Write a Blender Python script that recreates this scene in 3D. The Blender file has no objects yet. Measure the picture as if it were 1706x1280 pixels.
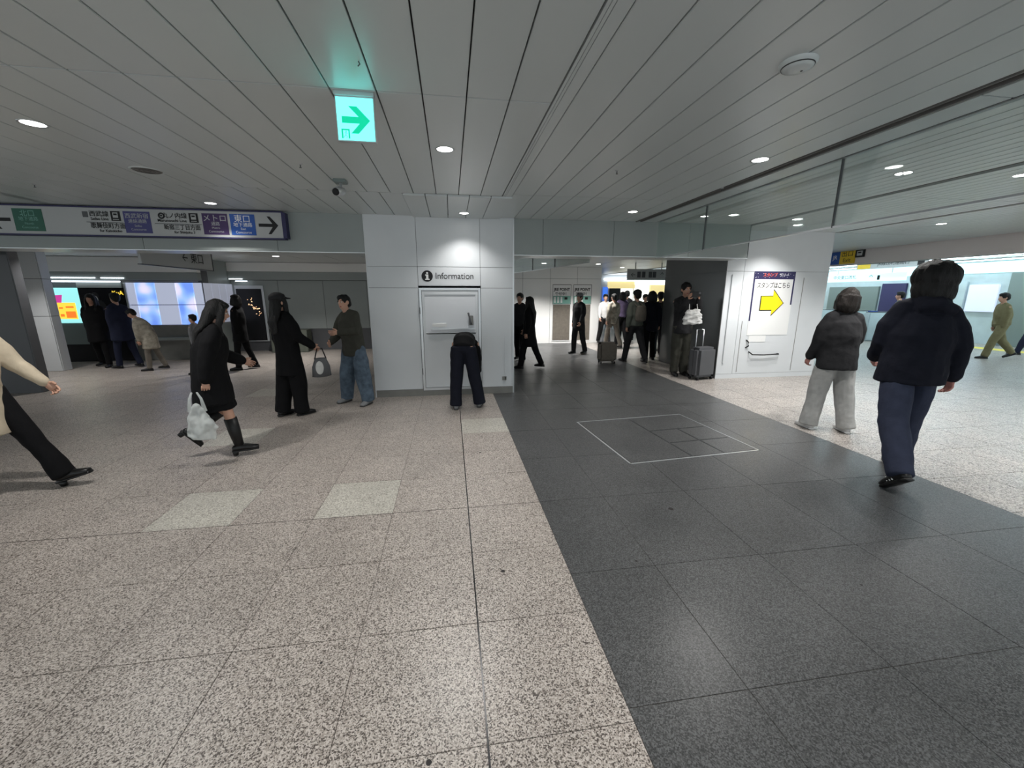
import bpy, bmesh, math, random
from mathutils import Vector, Matrix, noise
random.seed(7)
C = bpy.context.scene.collection
SC = bpy.context.scene
PI = math.pi
V = Vector
# ------------------------------------------------------------------ camera
H = 1.6                                    # eye height; floor is z=0, the booth front runs along X
cam = bpy.data.cameras.new('camera'); camo = bpy.data.objects.new('camera', cam); C.objects.link(camo)
FPX, PX0, PY0 = 670.0, 853.0, 640.0
cam.sensor_width = 36; cam.lens = FPX/1706*36; cam.clip_start = .03; cam.clip_end = 200
AY = V((-103, 150, FPX)).normalized(); AU = V((0, FPX, -150)).normalized()
AX = AY.cross(AU); AX = AX if AX.x > 0 else -AX
camo.matrix_world = Matrix((( AX.x, AX.y, -AX.z, 0), (AY.x, AY.y, -AY.z, 0), (AU.x, AU.y, -AU.z, H), (0, 0, 0, 1)))
SC.camera = camo
def ray(px, py):
    d = V((px-PX0, PY0-py, FPX)); return V((d.dot(AX), d.dot(AY), d.dot(AU)))
def at(px, py, Y):                          # point of the plane y=Y seen at a pixel
    r = ray(px, py); return r*(Y/r.y) + V((0, 0, H))
def atx(px, py, X):
    r = ray(px, py); return r*(X/r.x) + V((0, 0, H))
def onz(px, py, z=0.0):
    r = ray(px, py); return r*((z-H)/r.z) + V((0, 0, H))
# ------------------------------------------------------------------ world, exposure
w = bpy.data.worlds.new('world'); SC.world = w; w.use_nodes = True
w.node_tree.nodes['Background'].inputs[0].default_value = (.55, .6, .62, 1)
w.node_tree.nodes['Background'].inputs[1].default_value = 1.2
SC.view_settings.view_transform = 'Standard'; SC.view_settings.look = 'None'
SC.view_settings.gamma = 1; SC.view_settings.use_curve_mapping = False
SC.view_settings.exposure = 0.66
LAMP_W = 80.0        # one downlight
GATE_W = 38.0        # one bright tube group by the ticket gates
# ------------------------------------------------------------------ materials
def srgb(r, g=None, b=None):
    if g is None: g = b = r
    return tuple((x/255/12.92 if x/255 <= .04045 else ((x/255+.055)/1.055)**2.4) for x in (r, g, b)) + (1,)
def nt(m): return m.node_tree.nodes, m.node_tree.links
def mat(name, col, rough=.5, metal=0, spec=.5, emit=0, ecol=None, alpha=1, trans=0, noise_s=0, noise_a=0, bump=0, bump_s=60, vary=0, stretch=None, ior=1.45):
    m = bpy.data.materials.new(name); m.use_nodes = True; N, L = nt(m); b = N['Principled BSDF']
    b.inputs['Base Color'].default_value = col; b.inputs['Roughness'].default_value = rough
    b.inputs['Metallic'].default_value = metal; b.inputs['Specular IOR Level'].default_value = spec
    b.inputs['Transmission Weight'].default_value = trans; b.inputs['Alpha'].default_value = alpha; b.inputs['IOR'].default_value = ior
    if emit:
        b.inputs['Emission Color'].default_value = ecol or col; b.inputs['Emission Strength'].default_value = emit
    tc = N.new('ShaderNodeTexCoord'); mp = N.new('ShaderNodeMapping'); L.new(tc.outputs['Object'], mp.inputs[0])
    if stretch: mp.inputs['Scale'].default_value = stretch
    if noise_a or vary:
        mx = N.new('ShaderNodeHueSaturation'); mx.inputs['Color'].default_value = col
        add = N.new('ShaderNodeMath'); add.operation = 'ADD'; add.inputs[0].default_value = 1; add.inputs[1].default_value = 0
        if noise_a:
            n = N.new('ShaderNodeTexNoise'); n.inputs['Scale'].default_value = noise_s; n.inputs['Detail'].default_value = 6
            L.new(mp.outputs[0], n.inputs['Vector'])
            mr = N.new('ShaderNodeMapRange'); mr.inputs[1].default_value = .3; mr.inputs[2].default_value = .7
            mr.inputs[3].default_value = 1-noise_a; mr.inputs[4].default_value = 1+noise_a
            L.new(n.outputs[0], mr.inputs[0]); L.new(mr.outputs[0], add.inputs[0])
        if vary:
            oi = N.new('ShaderNodeObjectInfo'); m2 = N.new('ShaderNodeMapRange'); m2.inputs[3].default_value = -vary; m2.inputs[4].default_value = vary
            L.new(oi.outputs['Random'], m2.inputs[0]); L.new(m2.outputs[0], add.inputs[1])
        L.new(add.outputs[0], mx.inputs['Value']); L.new(mx.outputs[0], b.inputs['Base Color'])
    if bump:
        n2 = N.new('ShaderNodeTexNoise'); n2.inputs['Scale'].default_value = bump_s; n2.inputs['Detail'].default_value = 5
        L.new(mp.outputs[0], n2.inputs['Vector']); bp = N.new('ShaderNodeBump'); bp.inputs['Strength'].default_value = bump; bp.inputs['Distance'].default_value = .01
        L.new(n2.outputs[0], bp.inputs['Height']); L.new(bp.outputs[0], b.inputs['Normal'])
    return m
def granite(name, base, light, dark, rough, scale, vary):
    m = bpy.data.materials.new(name); m.use_nodes = True; N, L = nt(m); b = N['Principled BSDF']
    g = N.new('ShaderNodeNewGeometry')
    v = N.new('ShaderNodeTexVoronoi'); v.inputs['Scale'].default_value = scale; L.new(g.outputs['Position'], v.inputs['Vector'])
    r = N.new('ShaderNodeValToRGB'); e = r.color_ramp.elements
    e[0].position = 0; e[0].color = dark; e[1].position = 1; e[1].color = light
    a = e.new(.33); a.color = dark; a = e.new(.40); a.color = base; a = e.new(.52); a.color = base; a = e.new(.66); a.color = light
    sp = N.new('ShaderNodeSeparateColor'); L.new(v.outputs['Color'], sp.inputs[0])
    n = N.new('ShaderNodeTexNoise'); n.inputs['Scale'].default_value = scale*.8; n.inputs['Detail'].default_value = 3; L.new(g.outputs['Position'], n.inputs['Vector'])
    mx = N.new('ShaderNodeMix'); mx.inputs[0].default_value = .45; L.new(sp.outputs[0], mx.inputs[2]); L.new(n.outputs[0], mx.inputs[3])
    L.new(mx.outputs[0], r.inputs[0])
    n2 = N.new('ShaderNodeTexNoise'); n2.inputs['Scale'].default_value = 2.2; n2.inputs['Detail'].default_value = 8; L.new(g.outputs['Position'], n2.inputs['Vector'])
    oi = N.new('ShaderNodeObjectInfo')
    m1 = N.new('ShaderNodeMapRange'); m1.inputs[1].default_value = .3; m1.inputs[2].default_value = .7; m1.inputs[3].default_value = .9; m1.inputs[4].default_value = 1.08; L.new(n2.outputs[0], m1.inputs[0])
    m2 = N.new('ShaderNodeMapRange'); m2.inputs[3].default_value = -vary; m2.inputs[4].default_value = vary; L.new(oi.outputs['Random'], m2.inputs[0])
    ad = N.new('ShaderNodeMath'); L.new(m1.outputs[0], ad.inputs[0]); L.new(m2.outputs[0], ad.inputs[1])
    hs = N.new('ShaderNodeHueSaturation'); L.new(r.outputs[0], hs.inputs['Color']); L.new(ad.outputs[0], hs.inputs['Value']); L.new(hs.outputs[0], b.inputs['Base Color'])
    rr = N.new('ShaderNodeMapRange'); rr.inputs[3].default_value = rough-.08; rr.inputs[4].default_value = rough+.12; L.new(n2.outputs[0], rr.inputs[0]); L.new(rr.outputs[0], b.inputs['Roughness'])
    b.inputs['Specular IOR Level'].default_value = .45
    return m
M = {}
M['tan'] = granite('tan_granite', srgb(158, 149, 141), srgb(196, 188, 181), srgb(78, 71, 66), .36, 205, .03)
M['pale'] = granite('pale_granite', srgb(178, 174, 164), srgb(200, 197, 188), srgb(140, 136, 128), .36, 150, .02)
M['dark'] = granite('dark_granite', srgb(70, 71, 71), srgb(96, 97, 98), srgb(48, 49, 50), .35, 200, .03)
M['lighttan'] = granite('light_tan_granite', srgb(150, 144, 139), srgb(184, 178, 172), srgb(92, 86, 82), .33, 120, .02)
M['grout'] = mat('grout', srgb(66, 61, 57), .8)
M['groutpale'] = mat('pale_grout', srgb(120, 118, 112), .8)
M['panel'] = mat('ceiling_panel', srgb(203, 209, 209), .33, 0, .6, vary=.025, bump=.03, bump_s=9)
M['void'] = mat('ceiling_void', srgb(66, 66, 66), .8)
M['rail'] = mat('ceiling_rail', srgb(120, 118, 116), .5)
M['wall'] = mat('wall_panel', srgb(212, 216, 219), .38, 0, .5, vary=.012, noise_s=3, noise_a=.02)
M['wallgrey'] = mat('grey_beam_panel', srgb(150, 157, 155), .4, noise_s=2, noise_a=.03, vary=.02)
M['walldark'] = mat('dark_grey_wall', srgb(84, 85, 88), .45, noise_s=3, noise_a=.06)
M['pillarside'] = mat('dark_glossy_cladding', srgb(88, 90, 90), .25, noise_s=2, noise_a=.04)
M['wallwhite'] = mat('white_wall', srgb(238, 238, 236), .5)
M['joint'] = mat('joint', srgb(70, 74, 76), .7)
M['plinth'] = mat('plinth', srgb(126, 126, 122), .4, noise_s=8, noise_a=.08)
M['alu'] = mat('aluminium', srgb(205, 208, 210), .3, .6)
M['alud'] = mat('dark_aluminium', srgb(90, 92, 94), .4, .5)
M['black'] = mat('black_print', srgb(22, 22, 24), .6)
M['white'] = mat('white_print', srgb(232, 233, 232), .5)
M['led'] = mat('led', (1, 1, 1, 1), .5, emit=9, ecol=(1, .97, .93, 1))
M['leddim'] = mat('strip_led', (1, 1, 1, 1), .5, emit=2.2, ecol=(.85, .93, 1, 1))
M['tube'] = mat('cold_tube', (1, 1, 1, 1), .5, emit=5, ecol=(.72, .93, 1, 1))
M['glass'] = None
def mix_glass(name, tint, fac, rough=.03):
    m = bpy.data.materials.new(name); m.use_nodes = True; N, L = nt(m); N.remove(N['Principled BSDF'])
    t = N.new('ShaderNodeBsdfTransparent'); t.inputs[0].default_value = tint
    g = N.new('ShaderNodeBsdfGlossy'); g.inputs['Roughness'].default_value = rough; g.inputs[0].default_value = (.9, .95, .95, 1)
    f = N.new('ShaderNodeFresnel'); f.inputs[0].default_value = 1.45
    mm = N.new('ShaderNodeMath'); mm.operation = 'MULTIPLY'; mm.inputs[1].default_value = fac; L.new(f.outputs[0], mm.inputs[0])
    x = N.new('ShaderNodeMixShader'); L.new(mm.outputs[0], x.inputs[0]); L.new(t.outputs[0], x.inputs[1]); L.new(g.outputs[0], x.inputs[2])
    L.new(x.outputs[0], N['Material Output'].inputs[0]); return m
M['glass'] = mix_glass('smoke_curtain_glass', (.96, .98, .97, 1), .6)
M['frost'] = mat('frosted_glass', srgb(226, 229, 233), .3, trans=.1)
M['plastic'] = mat('clear_plastic', srgb(225, 230, 228), .25, alpha=.5, noise_s=12, noise_a=.1, bump=.5, bump_s=25)
M['exitface'] = mat('exit_sign_face', (.06, .3, .28, 1), .5, emit=1.45, ecol=(.13, .98, .9, 1))
M['exitgreen'] = mat('exit_sign_green', (0, .12, .07, 1), .5, emit=.6, ecol=(0, .72, .38, 1))
M['signwhite'] = mat('sign_board', srgb(178, 180, 180), .35)
M['sgreen'] = mat('sign_green', srgb(32, 92, 74), .4)
M['sviolet'] = mat('sign_violet', srgb(66, 66, 122), .4)
M['spurple'] = mat('sign_purple', srgb(62, 42, 88), .4)
M['sblue'] = mat('sign_blue', srgb(30, 82, 165), .4)
M['yellow'] = mat('arrow_yellow', srgb(255, 226, 20), .5)
M['signyellow'] = mat('sign_yellow', srgb(226, 190, 40), .5)
M['navy'] = mat('poster_navy', srgb(48, 46, 86), .5)
M['red'] = mat('poster_red', srgb(214, 92, 70), .5)
M['teal'] = mat('poster_teal', srgb(120, 170, 158), .5)
M['screencyan'] = mat('screen_cyan', srgb(90, 160, 165), .4, emit=.75, ecol=srgb(150, 225, 225))
M['screenpink'] = mat('screen_pink', srgb(200, 60, 150), .4, emit=.6)
M['screenyel'] = mat('screen_yellow', srgb(250, 210, 70), .4, emit=.7)
M['screenor'] = mat('screen_orange', srgb(240, 120, 40), .4, emit=.7)
M['screenblk'] = mat('screen_black', srgb(14, 14, 20), .25)
M['screenglow'] = mat('screen_gold', srgb(255, 200, 150), .4, emit=1.3)
M['litwhite'] = mat('lit_panel', srgb(200, 205, 225), .3, emit=.34, ecol=srgb(205, 214, 240))
M['litwhite2'] = mat('lit_panel_dim', srgb(190, 195, 208), .3, emit=.2, ecol=srgb(205, 210, 230))
def grad_screen():
    m = bpy.data.materials.new('blue_screen'); m.use_nodes = True; N, L = nt(m); b = N['Principled BSDF']
    tc = N.new('ShaderNodeTexCoord'); n = N.new('ShaderNodeTexNoise'); n.inputs['Scale'].default_value = 2.6; n.inputs['Detail'].default_value = 1; L.new(tc.outputs['Object'], n.inputs[0])
    r = N.new('ShaderNodeValToRGB'); e = r.color_ramp.elements; e[0].position = .32; e[0].color = srgb(112, 150, 240); e[1].position = .68; e[1].color = srgb(228, 222, 250)
    a = e.new(.48); a.color = srgb(150, 190, 248); L.new(n.outputs[0], r.inputs[0])
    L.new(r.outputs[0], b.inputs['Base Color']); L.new(r.outputs[0], b.inputs['Emission Color']); b.inputs['Emission Strength'].default_value = .6
    return m
M['screenblue'] = grad_screen()
M['shopglow'] = mat('shop_front_yellow', srgb(235, 214, 150), .5, emit=.5)
M['shopglow2'] = mat('shop_front_white', srgb(240, 240, 230), .5, emit=.9)
M['shopblue'] = mat('shop_sign_blue', srgb(60, 110, 210), .5, emit=.7)
M['gatewall'] = mat('gate_wall', srgb(186, 200, 204), .4, noise_s=4, noise_a=.06)
M['gategrey'] = mat('gate_column', srgb(120, 132, 130), .4)
M['gatelit'] = mat('gate_lit_band', srgb(200, 230, 235), .4, emit=.9, ecol=srgb(190, 232, 240))
M['tactile'] = mat('tactile_yellow', srgb(222, 205, 90), .6)
# people
M['skin'] = mat('skin', srgb(196, 152, 130), .5, noise_s=6, noise_a=.04)
M['skinpink'] = mat('skin_pink', srgb(190, 132, 122), .5, noise_s=8, noise_a=.06)
M['lip'] = mat('lips', srgb(170, 96, 92), .5)
M['eyew'] = mat('eye_white', srgb(225, 222, 218), .3)
M['hair'] = mat('black_hair', srgb(13, 12, 12), .55, spec=.4, noise_s=10, noise_a=.35, bump=.8, bump_s=22, stretch=(9, 9, .6))
M['hairb'] = mat('dark_brown_hair', srgb(34, 27, 23), .5, noise_s=10, noise_a=.3, bump=.8, bump_s=22, stretch=(9, 9, .6))
def cloth(name, c, rough=.85, a=.1): 
    M[name] = mat(name, c, rough, spec=.2, noise_s=14, noise_a=a, bump=.35, bump_s=30); return M[name]
cloth('black_cloth', srgb(17, 17, 19)); cloth('navy_black', srgb(24, 26, 36)); cloth('charcoal', srgb(44, 44, 46)); cloth('dark_olive', srgb(62, 62, 56))
cloth('slate_trousers', srgb(50, 55, 72)); cloth('light_sweat', srgb(168, 168, 166), a=.12); cloth('jeans', srgb(82, 96, 110), a=.3); cloth('beige_coat', srgb(196, 182, 160))
cloth('grey_green', srgb(96, 100, 92)); cloth('khaki', srgb(118, 112, 84)); cloth('navy_cloth', srgb(32, 36, 54)); cloth('white_cloth', srgb(200, 200, 198)); cloth('taupe', srgb(110, 104, 96))
cloth('purple_cloth', srgb(86, 76, 100)); cloth('navy_trousers', srgb(22, 24, 34)); cloth('olive', srgb(72, 78, 48)); cloth('grey_cloth', srgb(120, 120, 122)); cloth('stripe_beige', srgb(150, 144, 132), a=.35)
M['shoeblack'] = mat('black_leather', srgb(16, 16, 17), .35); M['shoewhite'] = mat('white_shoe', srgb(205, 205, 205), .5); M['sole'] = mat('rubber_sole', srgb(60, 60, 60), .7)
M['shoegrey'] = mat('grey_shoe', srgb(120, 122, 124), .5); M['stocking'] = mat('black_boot_shaft', srgb(20, 19, 20), .45)
M['gum'] = mat('gum_stain', srgb(52, 50, 50), .8)
# ------------------------------------------------------------------ helpers
def tag(o, label=None, cat=None, group=None, kind=None):
    if label: o['label'] = label
    if cat: o['category'] = cat
    if group: o['group'] = group
    if kind: o['kind'] = kind
    return o
def empty(name, loc=(0, 0, 0), rz=0, **k):
    o = bpy.data.objects.new(name, None); C.objects.link(o); o.location = loc; o.rotation_euler.z = rz; o.empty_display_size = .1
    return tag(o, **k)
def meshobj(name, me, parent=None, loc=None, **k):
    o = bpy.data.objects.new(name, me); C.objects.link(o)
    if parent: o.parent = parent
    if loc is not None: o.location = loc
    return tag(o, **k)
def obj(name, bm, m, parent=None, loc=None, smooth=False, **k):
    me = bpy.data.meshes.new(name); bmesh.ops.recalc_face_normals(bm, faces=bm.faces); bm.to_mesh(me); bm.free(); me.materials.append(m)
    if smooth: me.polygons.foreach_set('use_smooth', [True]*len(me.polygons))
    return meshobj(name, me, parent, loc, **k)
def bxa(bm, x0, x1, y0, y1, z0, z1, bev=0):
    r = bmesh.ops.create_cube(bm, size=1)
    for v in r['verts']: v.co = V(((x0+x1)/2+v.co.x*(x1-x0), (y0+y1)/2+v.co.y*(y1-y0), (z0+z1)/2+v.co.z*(z1-z0)))
    if bev:
        es = list({e for v in r['verts'] for e in v.link_edges}); bmesh.ops.bevel(bm, geom=es, offset=bev, segments=2, affect='EDGES', clamp_overlap=True)
    return bm
def bx(x0, x1, y0, y1, z0, z1, bev=0): return bxa(bmesh.new(), min(x0, x1), max(x0, x1), min(y0, y1), max(y0, y1), min(z0, z1), max(z0, z1), bev)
def boxo(name, x0, x1, y0, y1, z0, z1, m, parent=None, bev=0, **k): return obj(name, bx(x0, x1, y0, y1, z0, z1, bev), m, parent, **k)
def lathe(bm, prof, seg=28, mtx=Matrix()):
    rings = []
    for r, z in prof:
        rings.append([bm.verts.new(mtx @ V((r*math.cos(2*PI*i/seg), r*math.sin(2*PI*i/seg), z))) for i in range(seg)] if r > 1e-6 else [bm.verts.new(mtx @ V((0, 0, z)))])
    for a, b in zip(rings, rings[1:]):
        for i in range(seg):
            j = (i+1) % seg
            if len(a) == 1 and len(b) == 1: continue
            if len(a) == 1: bm.faces.new((a[0], b[i], b[j]))
            elif len(b) == 1: bm.faces.new((a[i], b[0], a[j]))
            else: bm.faces.new((a[i], b[i], b[j], a[j]))
    return bm
def tube(bm, pts, rad, side=V((1, 0, 0)), seg=12, dome=.5):
    """closed rounded loft; rad = list of (a along side, b across) or floats"""
    pts = [V(p) for p in pts]; rad = [(r, r) if not isinstance(r, (tuple, list)) else r for r in rad]; n = len(pts); P = []
    T = [((pts[min(i+1, n-1)]-pts[max(i-1, 0)]).normalized()) for i in range(n)]
    def ring(p, t, a, b):
        u = (side-t*side.dot(t)); u = u.normalized() if u.length > 1e-4 else t.orthogonal().normalized(); v = t.cross(u)
        return [bm.verts.new(p+u*a*math.cos(2*PI*i/seg)+v*b*math.sin(2*PI*i/seg)) for i in range(seg)]
    a, b = rad[0]; d = min(a, b)*dome
    c0 = bm.verts.new(pts[0]-T[0]*d); P.append(ring(pts[0]-T[0]*d*.75, T[0], a*.62, b*.62))
    for p, t, (a, b) in zip(pts, T, rad): P.append(ring(p, t, a, b))
    a, b = rad[-1]; d = min(a, b)*dome
    P.append(ring(pts[-1]+T[-1]*d*.75, T[-1], a*.62, b*.62)); c1 = bm.verts.new(pts[-1]+T[-1]*d)
    for r0, r1 in zip(P, P[1:]):
        for i in range(seg): j = (i+1) % seg; bm.faces.new((r0[i], r0[j], r1[j], r1[i]))
    for i in range(seg):
        j = (i+1) % seg; bm.faces.new((c0, P[0][j], P[0][i])); bm.faces.new((c1, P[-1][i], P[-1][j]))
    return bm
def ell(bm, c, r, R=None, u=16, v=10):
    s = bmesh.ops.create_uvsphere(bm, u_segments=u, v_segments=v, radius=1)
    for q in s['verts']:
        p = V((q.co.x*r[0], q.co.y*r[1], q.co.z*r[2])); q.co = (R @ p if R else p)+V(c)
    return bm
def prism(pts, y0, y1, bm=None):            # outline in XZ extruded along Y
    bm = bm or bmesh.new(); a = [bm.verts.new((x, y0, z)) for x, z in pts]; b = [bm.verts.new((x, y1, z)) for x, z in pts]
    bm.faces.new(a); bm.faces.new(b[::-1]); n = len(pts)
    for i in range(n): j = (i+1) % n; bm.faces.new((a[i], b[i], b[j], a[j]))
    return bm
TEXTQ = []
def text(name, s, size, loc, m, parent, rz=0, align='CENTER', width=None, bold=0, label=None):
    cu = bpy.data.curves.new(name, 'FONT'); cu.body = s; cu.size = size; cu.align_x = align; cu.align_y = 'CENTER'; cu.extrude = .0006; cu.offset = bold
    t = bpy.data.objects.new('tmp_text', cu); C.objects.link(t)
    o = meshobj(name, bpy.data.meshes.new(name), parent, loc); o.rotation_euler = (PI/2, 0, rz)
    if label: o['label'] = label
    TEXTQ.append((t, o, m, width)); return o
def hull_panel(name, pts, th, m, parent, d=(0, 1, 0)):
    bm = bmesh.new(); a = [bm.verts.new(p) for p in pts]; b = [bm.verts.new(V(p)+V(d)*th) for p in pts]; n = len(pts)
    bm.faces.new(a); bm.faces.new(b[::-1])
    for i in range(n): j = (i+1) % n; bm.faces.new((a[i], b[i], b[j], a[j]))
    return obj(name, bm, m, parent)
def arrow(pts_fn, m, parent, name='arrow'): pass
# ------------------------------------------------------------------ floor
floor = boxo('floor', -14, 24, -3.2, 24, -.06, -.0025, M['grout'], kind='structure')
TP = .562
tiles = []                                   # (x0,x1,y0,y1,material key)
x = .645
while x > -13.5:
    k = 0
    for i in range(-6, 37):
        y0 = 2.826+(i-5)*TP*1.0
        if y0 < -3: continue
        tiles.append([x-TP, x, y0, y0+TP, 'tan'])
    x -= TP
DX = [.645, 1.17, 1.87, 2.57, 3.27, 4.11]
DY = [-2.9, -2.05, -1.2, -.35, .5, 1.19, 1.98, 2.83, 3.67, 4.51, 5.35, 6.19, 7.03, 7.9, 8.75, 9.6, 10.5, 11.4, 12.3, 13.2, 14.1, 15, 16, 17]
for a, b in zip(DX, DX[1:]):
    for c, d in zip(DY, DY[1:]): tiles.append([a, b, c, d, 'dark'])
x = 4.11
while x < 23.5:
    for i in range(-10, 37):
        y0 = 3.27+i*TP
        tiles.append([x, x+TP, y0, y0+TP, 'lighttan'])
    x += TP
PALE = [onz(330, 850), onz(590, 832), onz(800, 708), onz(425, 722), onz(920, 660)*0+V((-2.8, 7.0, 0))]
HX0, HX1, HY0, HY1 = 1.66, 3.16, 3.40, 4.74
def seen(t):
    cx, cy = (t[0]+t[1])/2, (t[2]+t[3])/2
    p = V((cx, cy, -H)); c = V((AX.x*p.x+AY.x*p.y+AU.x*p.z, AX.y*p.x+AY.y*p.y+AU.y*p.z, AX.z*p.x+AY.z*p.y+AU.z*p.z))
    if c.z < .25: return -1
    sx, sy = FPX*c.x/c.z, FPX*c.y/c.z
    if abs(sx) > 1000 or abs(sy) > 800: return -1
    if cy > 6.6 and -1.2 < cx < 1: return -1
    return 1/c.z**3
tiles.sort(key=seen, reverse=True)
meshcache = {}
rest = {}
cnt = 0
for t in tiles:
    a, b, c, d, k = t
    if k == 'dark' and a >= 1.1 and b < 3.3 and c >= 2.8 and d <= 5.4:
        pass
    for p in PALE:
        if k == 'tan' and a < p.x < b and c < p.y < d: k = 'pale'
    g = .0028 if k != 'dark' else .002
    if cnt < 285 and seen(t) > 0:
        key = (round(b-a, 3), round(d-c, 3), k)
        if key not in meshcache:
            w_, h_ = (b-a)/2-g/2, (d-c)/2-g/2
            bm = bx(-w_, w_, -h_, h_, -.012, 0, .0012); me = bpy.data.meshes.new('tile'); bmesh.ops.recalc_face_normals(bm, faces=bm.faces); bm.to_mesh(me); bm.free(); me.materials.append(M[k]); meshcache[key] = me
        o = meshobj('tile', meshcache[key], floor, ((a+b)/2, (c+d)/2, random.uniform(-.0004, .0002))); cnt += 1
    else:
        rest.setdefault(k, []).append((a+g/2, b-g/2, c+g/2, d-g/2))
for k, L_ in rest.items():
    bm = bmesh.new()
    for a, b, c, d in L_:
        vs = [bm.verts.new(p) for p in ((a, c, 0), (b, c, 0), (b, d, 0), (a, d, 0))]; f = bm.faces.new(vs)
        r = bmesh.ops.extrude_face_region(bm, geom=[f]); [setattr(v, 'co', v.co-V((0, 0, .01))) for v in r['geom'] if isinstance(v, bmesh.types.BMVert)]
    obj('distant_tiles', bm, M[k], floor, kind='stuff')
boxo('joint_strip', .079, .087, -3, 6.4, -.002, .0004, M['screenblk'], floor); boxo('joint_strip', -13.9, .645, 2.8235, 2.8285, -.002, .0003, M['grout'], floor)
# floor hatch: raised bright frame with six infill slabs and a dark inner channel
hatch = empty('floor_hatch', (HX0, HY0, .0), label='large square floor access hatch with bright metal edge set in dark granite', cat='hatch')
hatch.rotation_euler.z = math.radians(5)
W_, D_ = HX1-HX0, HY1-HY0
for (x0, x1, y0, y1) in ((0, W_, 0, .016), (0, .016, 0, D_), (W_-.010, W_, 0, D_), (0, W_, D_-.010, D_)): boxo('edge_strip', x0, x1, y0, y1, .0002, .0035, M['alu'], hatch)
for (x0, x1, y0, y1) in ((.03, .70, .03, 1.30), (.72, 1.08, .03, .40), (1.10, 1.46, .03, .40), (.72, 1.08, .42, .80), (1.10, 1.46, .42, .80), (.72, 1.46, .82, 1.30)):
    boxo('infill_slab', x0, x1, y0, y1, .0002, .0022, M['dark'], hatch, .001)
for (x0, x1, y0, y1) in ((.706, .714, .03, 1.3), (1.086, 1.094, .03, .8), (.72, 1.46, .406, .414), (.72, 1.46, .806, .814)): boxo('channel', x0, x1, y0, y1, .0002, .003, M['alud'], hatch)
for px, py, r in ((838, 952, .013), (205, 1050, .006), (535, 1105, .006), (714, 1271, .011), (1118, 848, .02), (800, 754, .012), (1060, 935, .008), (1435, 975, .007)):
    p = onz(px, py); bm = bmesh.new(); lathe(bm, [(0, .0008), (r*.7, .0007), (r, 0)], 10)
    for v in bm.verts: v.co.x *= random.uniform(.8, 1.2)
    obj('stain', bm, M['gum'], floor, (p.x, p.y, .0005))
# ------------------------------------------------------------------ ceiling
CZ = 2.72
ceil = boxo('ceiling', -14, 10.6, -3.2, 7.0, CZ+.03, CZ+.1, M['void'], kind='structure')
pm = {}
def panel(x0, x1, y0, y1, z=CZ, g=.008):
    key = (round(x1-x0, 3), round(y1-y0, 3))
    if key not in pm:
        w_, h_ = (x1-x0)/2-g/2, (y1-y0)/2-g/2
        bm = bx(-w_, w_, -h_, h_, 0, .022, .0025); me = bpy.data.meshes.new('panel'); bmesh.ops.recalc_face_normals(bm, faces=bm.faces); bm.to_mesh(me); bm.free(); me.materials.append(M['panel']); pm[key] = me
    meshobj('panel', pm[key], ceil, ((x0+x1)/2, (y0+y1)/2, z))
PW = .2545
rows = [(-3.1, .25), (.25, 2.668), (2.668, 5.06), (5.06, 6.43)]
for r, (y0, y1) in enumerate(rows):
    off = -.127 if r == 3 else 0
    nleft = 20 if r else 8
    for i in range(-nleft if r else -8, 2):
        x0 = .132+PW*i+off
        if x0 > .65: continue
        low = -.02 if (r == 3 and -.45 < x0+.1 < .66) else 0
        panel(x0, x0+PW, y0, y1, CZ+low)
    if r == 3: panel(.132+PW*2+off, .132+PW*3+off, y0, y1, CZ-.02)
    # wide smooth panels further left
xl = .132-PW*20
for y0, y1 in ((.25, 2.668), (2.668, 5.06), (5.06, 6.43)):
    for i in range(8): panel(xl-.8*(i+1), xl-.8*i, y0, y1, g=.006)
for i in range(3): panel(-1.9-2.5*(i+1), -1.9-2.5*i, -3.1, .25)
boxo('access_rail', .648, .664, -3, 5.06, CZ+.001, CZ+.02, M['panel'], ceil); boxo('access_rail', .667, .683, -3, 5.06, CZ+.001, CZ+.02, M['panel'], ceil); boxo('access_rail', .686, .752, -3, 5.06, CZ, CZ+.02, M['panel'], ceil)
xr = .755
for i in range(9):
    panel(xr+.243*i, xr+.243*(i+1), -3.1, 4.95); panel(xr+.243*i, xr+.243*(i+1), 4.95, 6.43)
# right of the slot
for y0, y1 in ((-3.1, 2.2), (2.2, 4.38), (4.38, 6.43)): panel(3.07, 3.30, y0, y1); 
boxo('slot_rail', 2.955, 2.963, -3, 6.43, CZ-.006, CZ+.03, M['rail'], ceil); boxo('slot_rail', 3.03, 3.04, -3, 6.43, CZ-.004, CZ+.03, M['rail'], ceil)
def narrow(x0, x1, w, g=.008):
    n = int(round((x1-x0)/w)); w = (x1-x0)/n
    for i in range(n):
        panel(x0+w*i, x0+w*(i+1), 1.2, 4.38, g=g); panel(x0+w*i, x0+w*(i+1), 4.38, 6.98, g=g)
for (a, b) in ((3.36, 4.95), (5.07, 7.15), (7.27, 10.5)): narrow(a, b, .135 if a < 7.2 else .16)
for a in (4.955, 7.155): boxo('slot_rail', a, a+.008, -3, 6.98, CZ-.004, CZ+.03, M['rail'], ceil)
bm = bmesh.new()
for i in range(10): bxa(bm, 3.4+.71*i, 4.09+.71*i, -3.1, 1.19, CZ, CZ+.02)
obj('distant_panels', bm, M['panel'], ceil, kind='stuff')
# right-hand ceiling continues past the pillar
boxo('ceiling_right', 7.15, 10.6, 7.0, 22, CZ+.03, CZ+.1, M['void'], kind='structure')
cr = bpy.data.objects['ceiling_right']
for i in range(21): boxo('panel', 7.2+.16*i, 7.353+.16*i, 7.0, 21.9, CZ, CZ+.022, M['panel'], cr)
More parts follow.
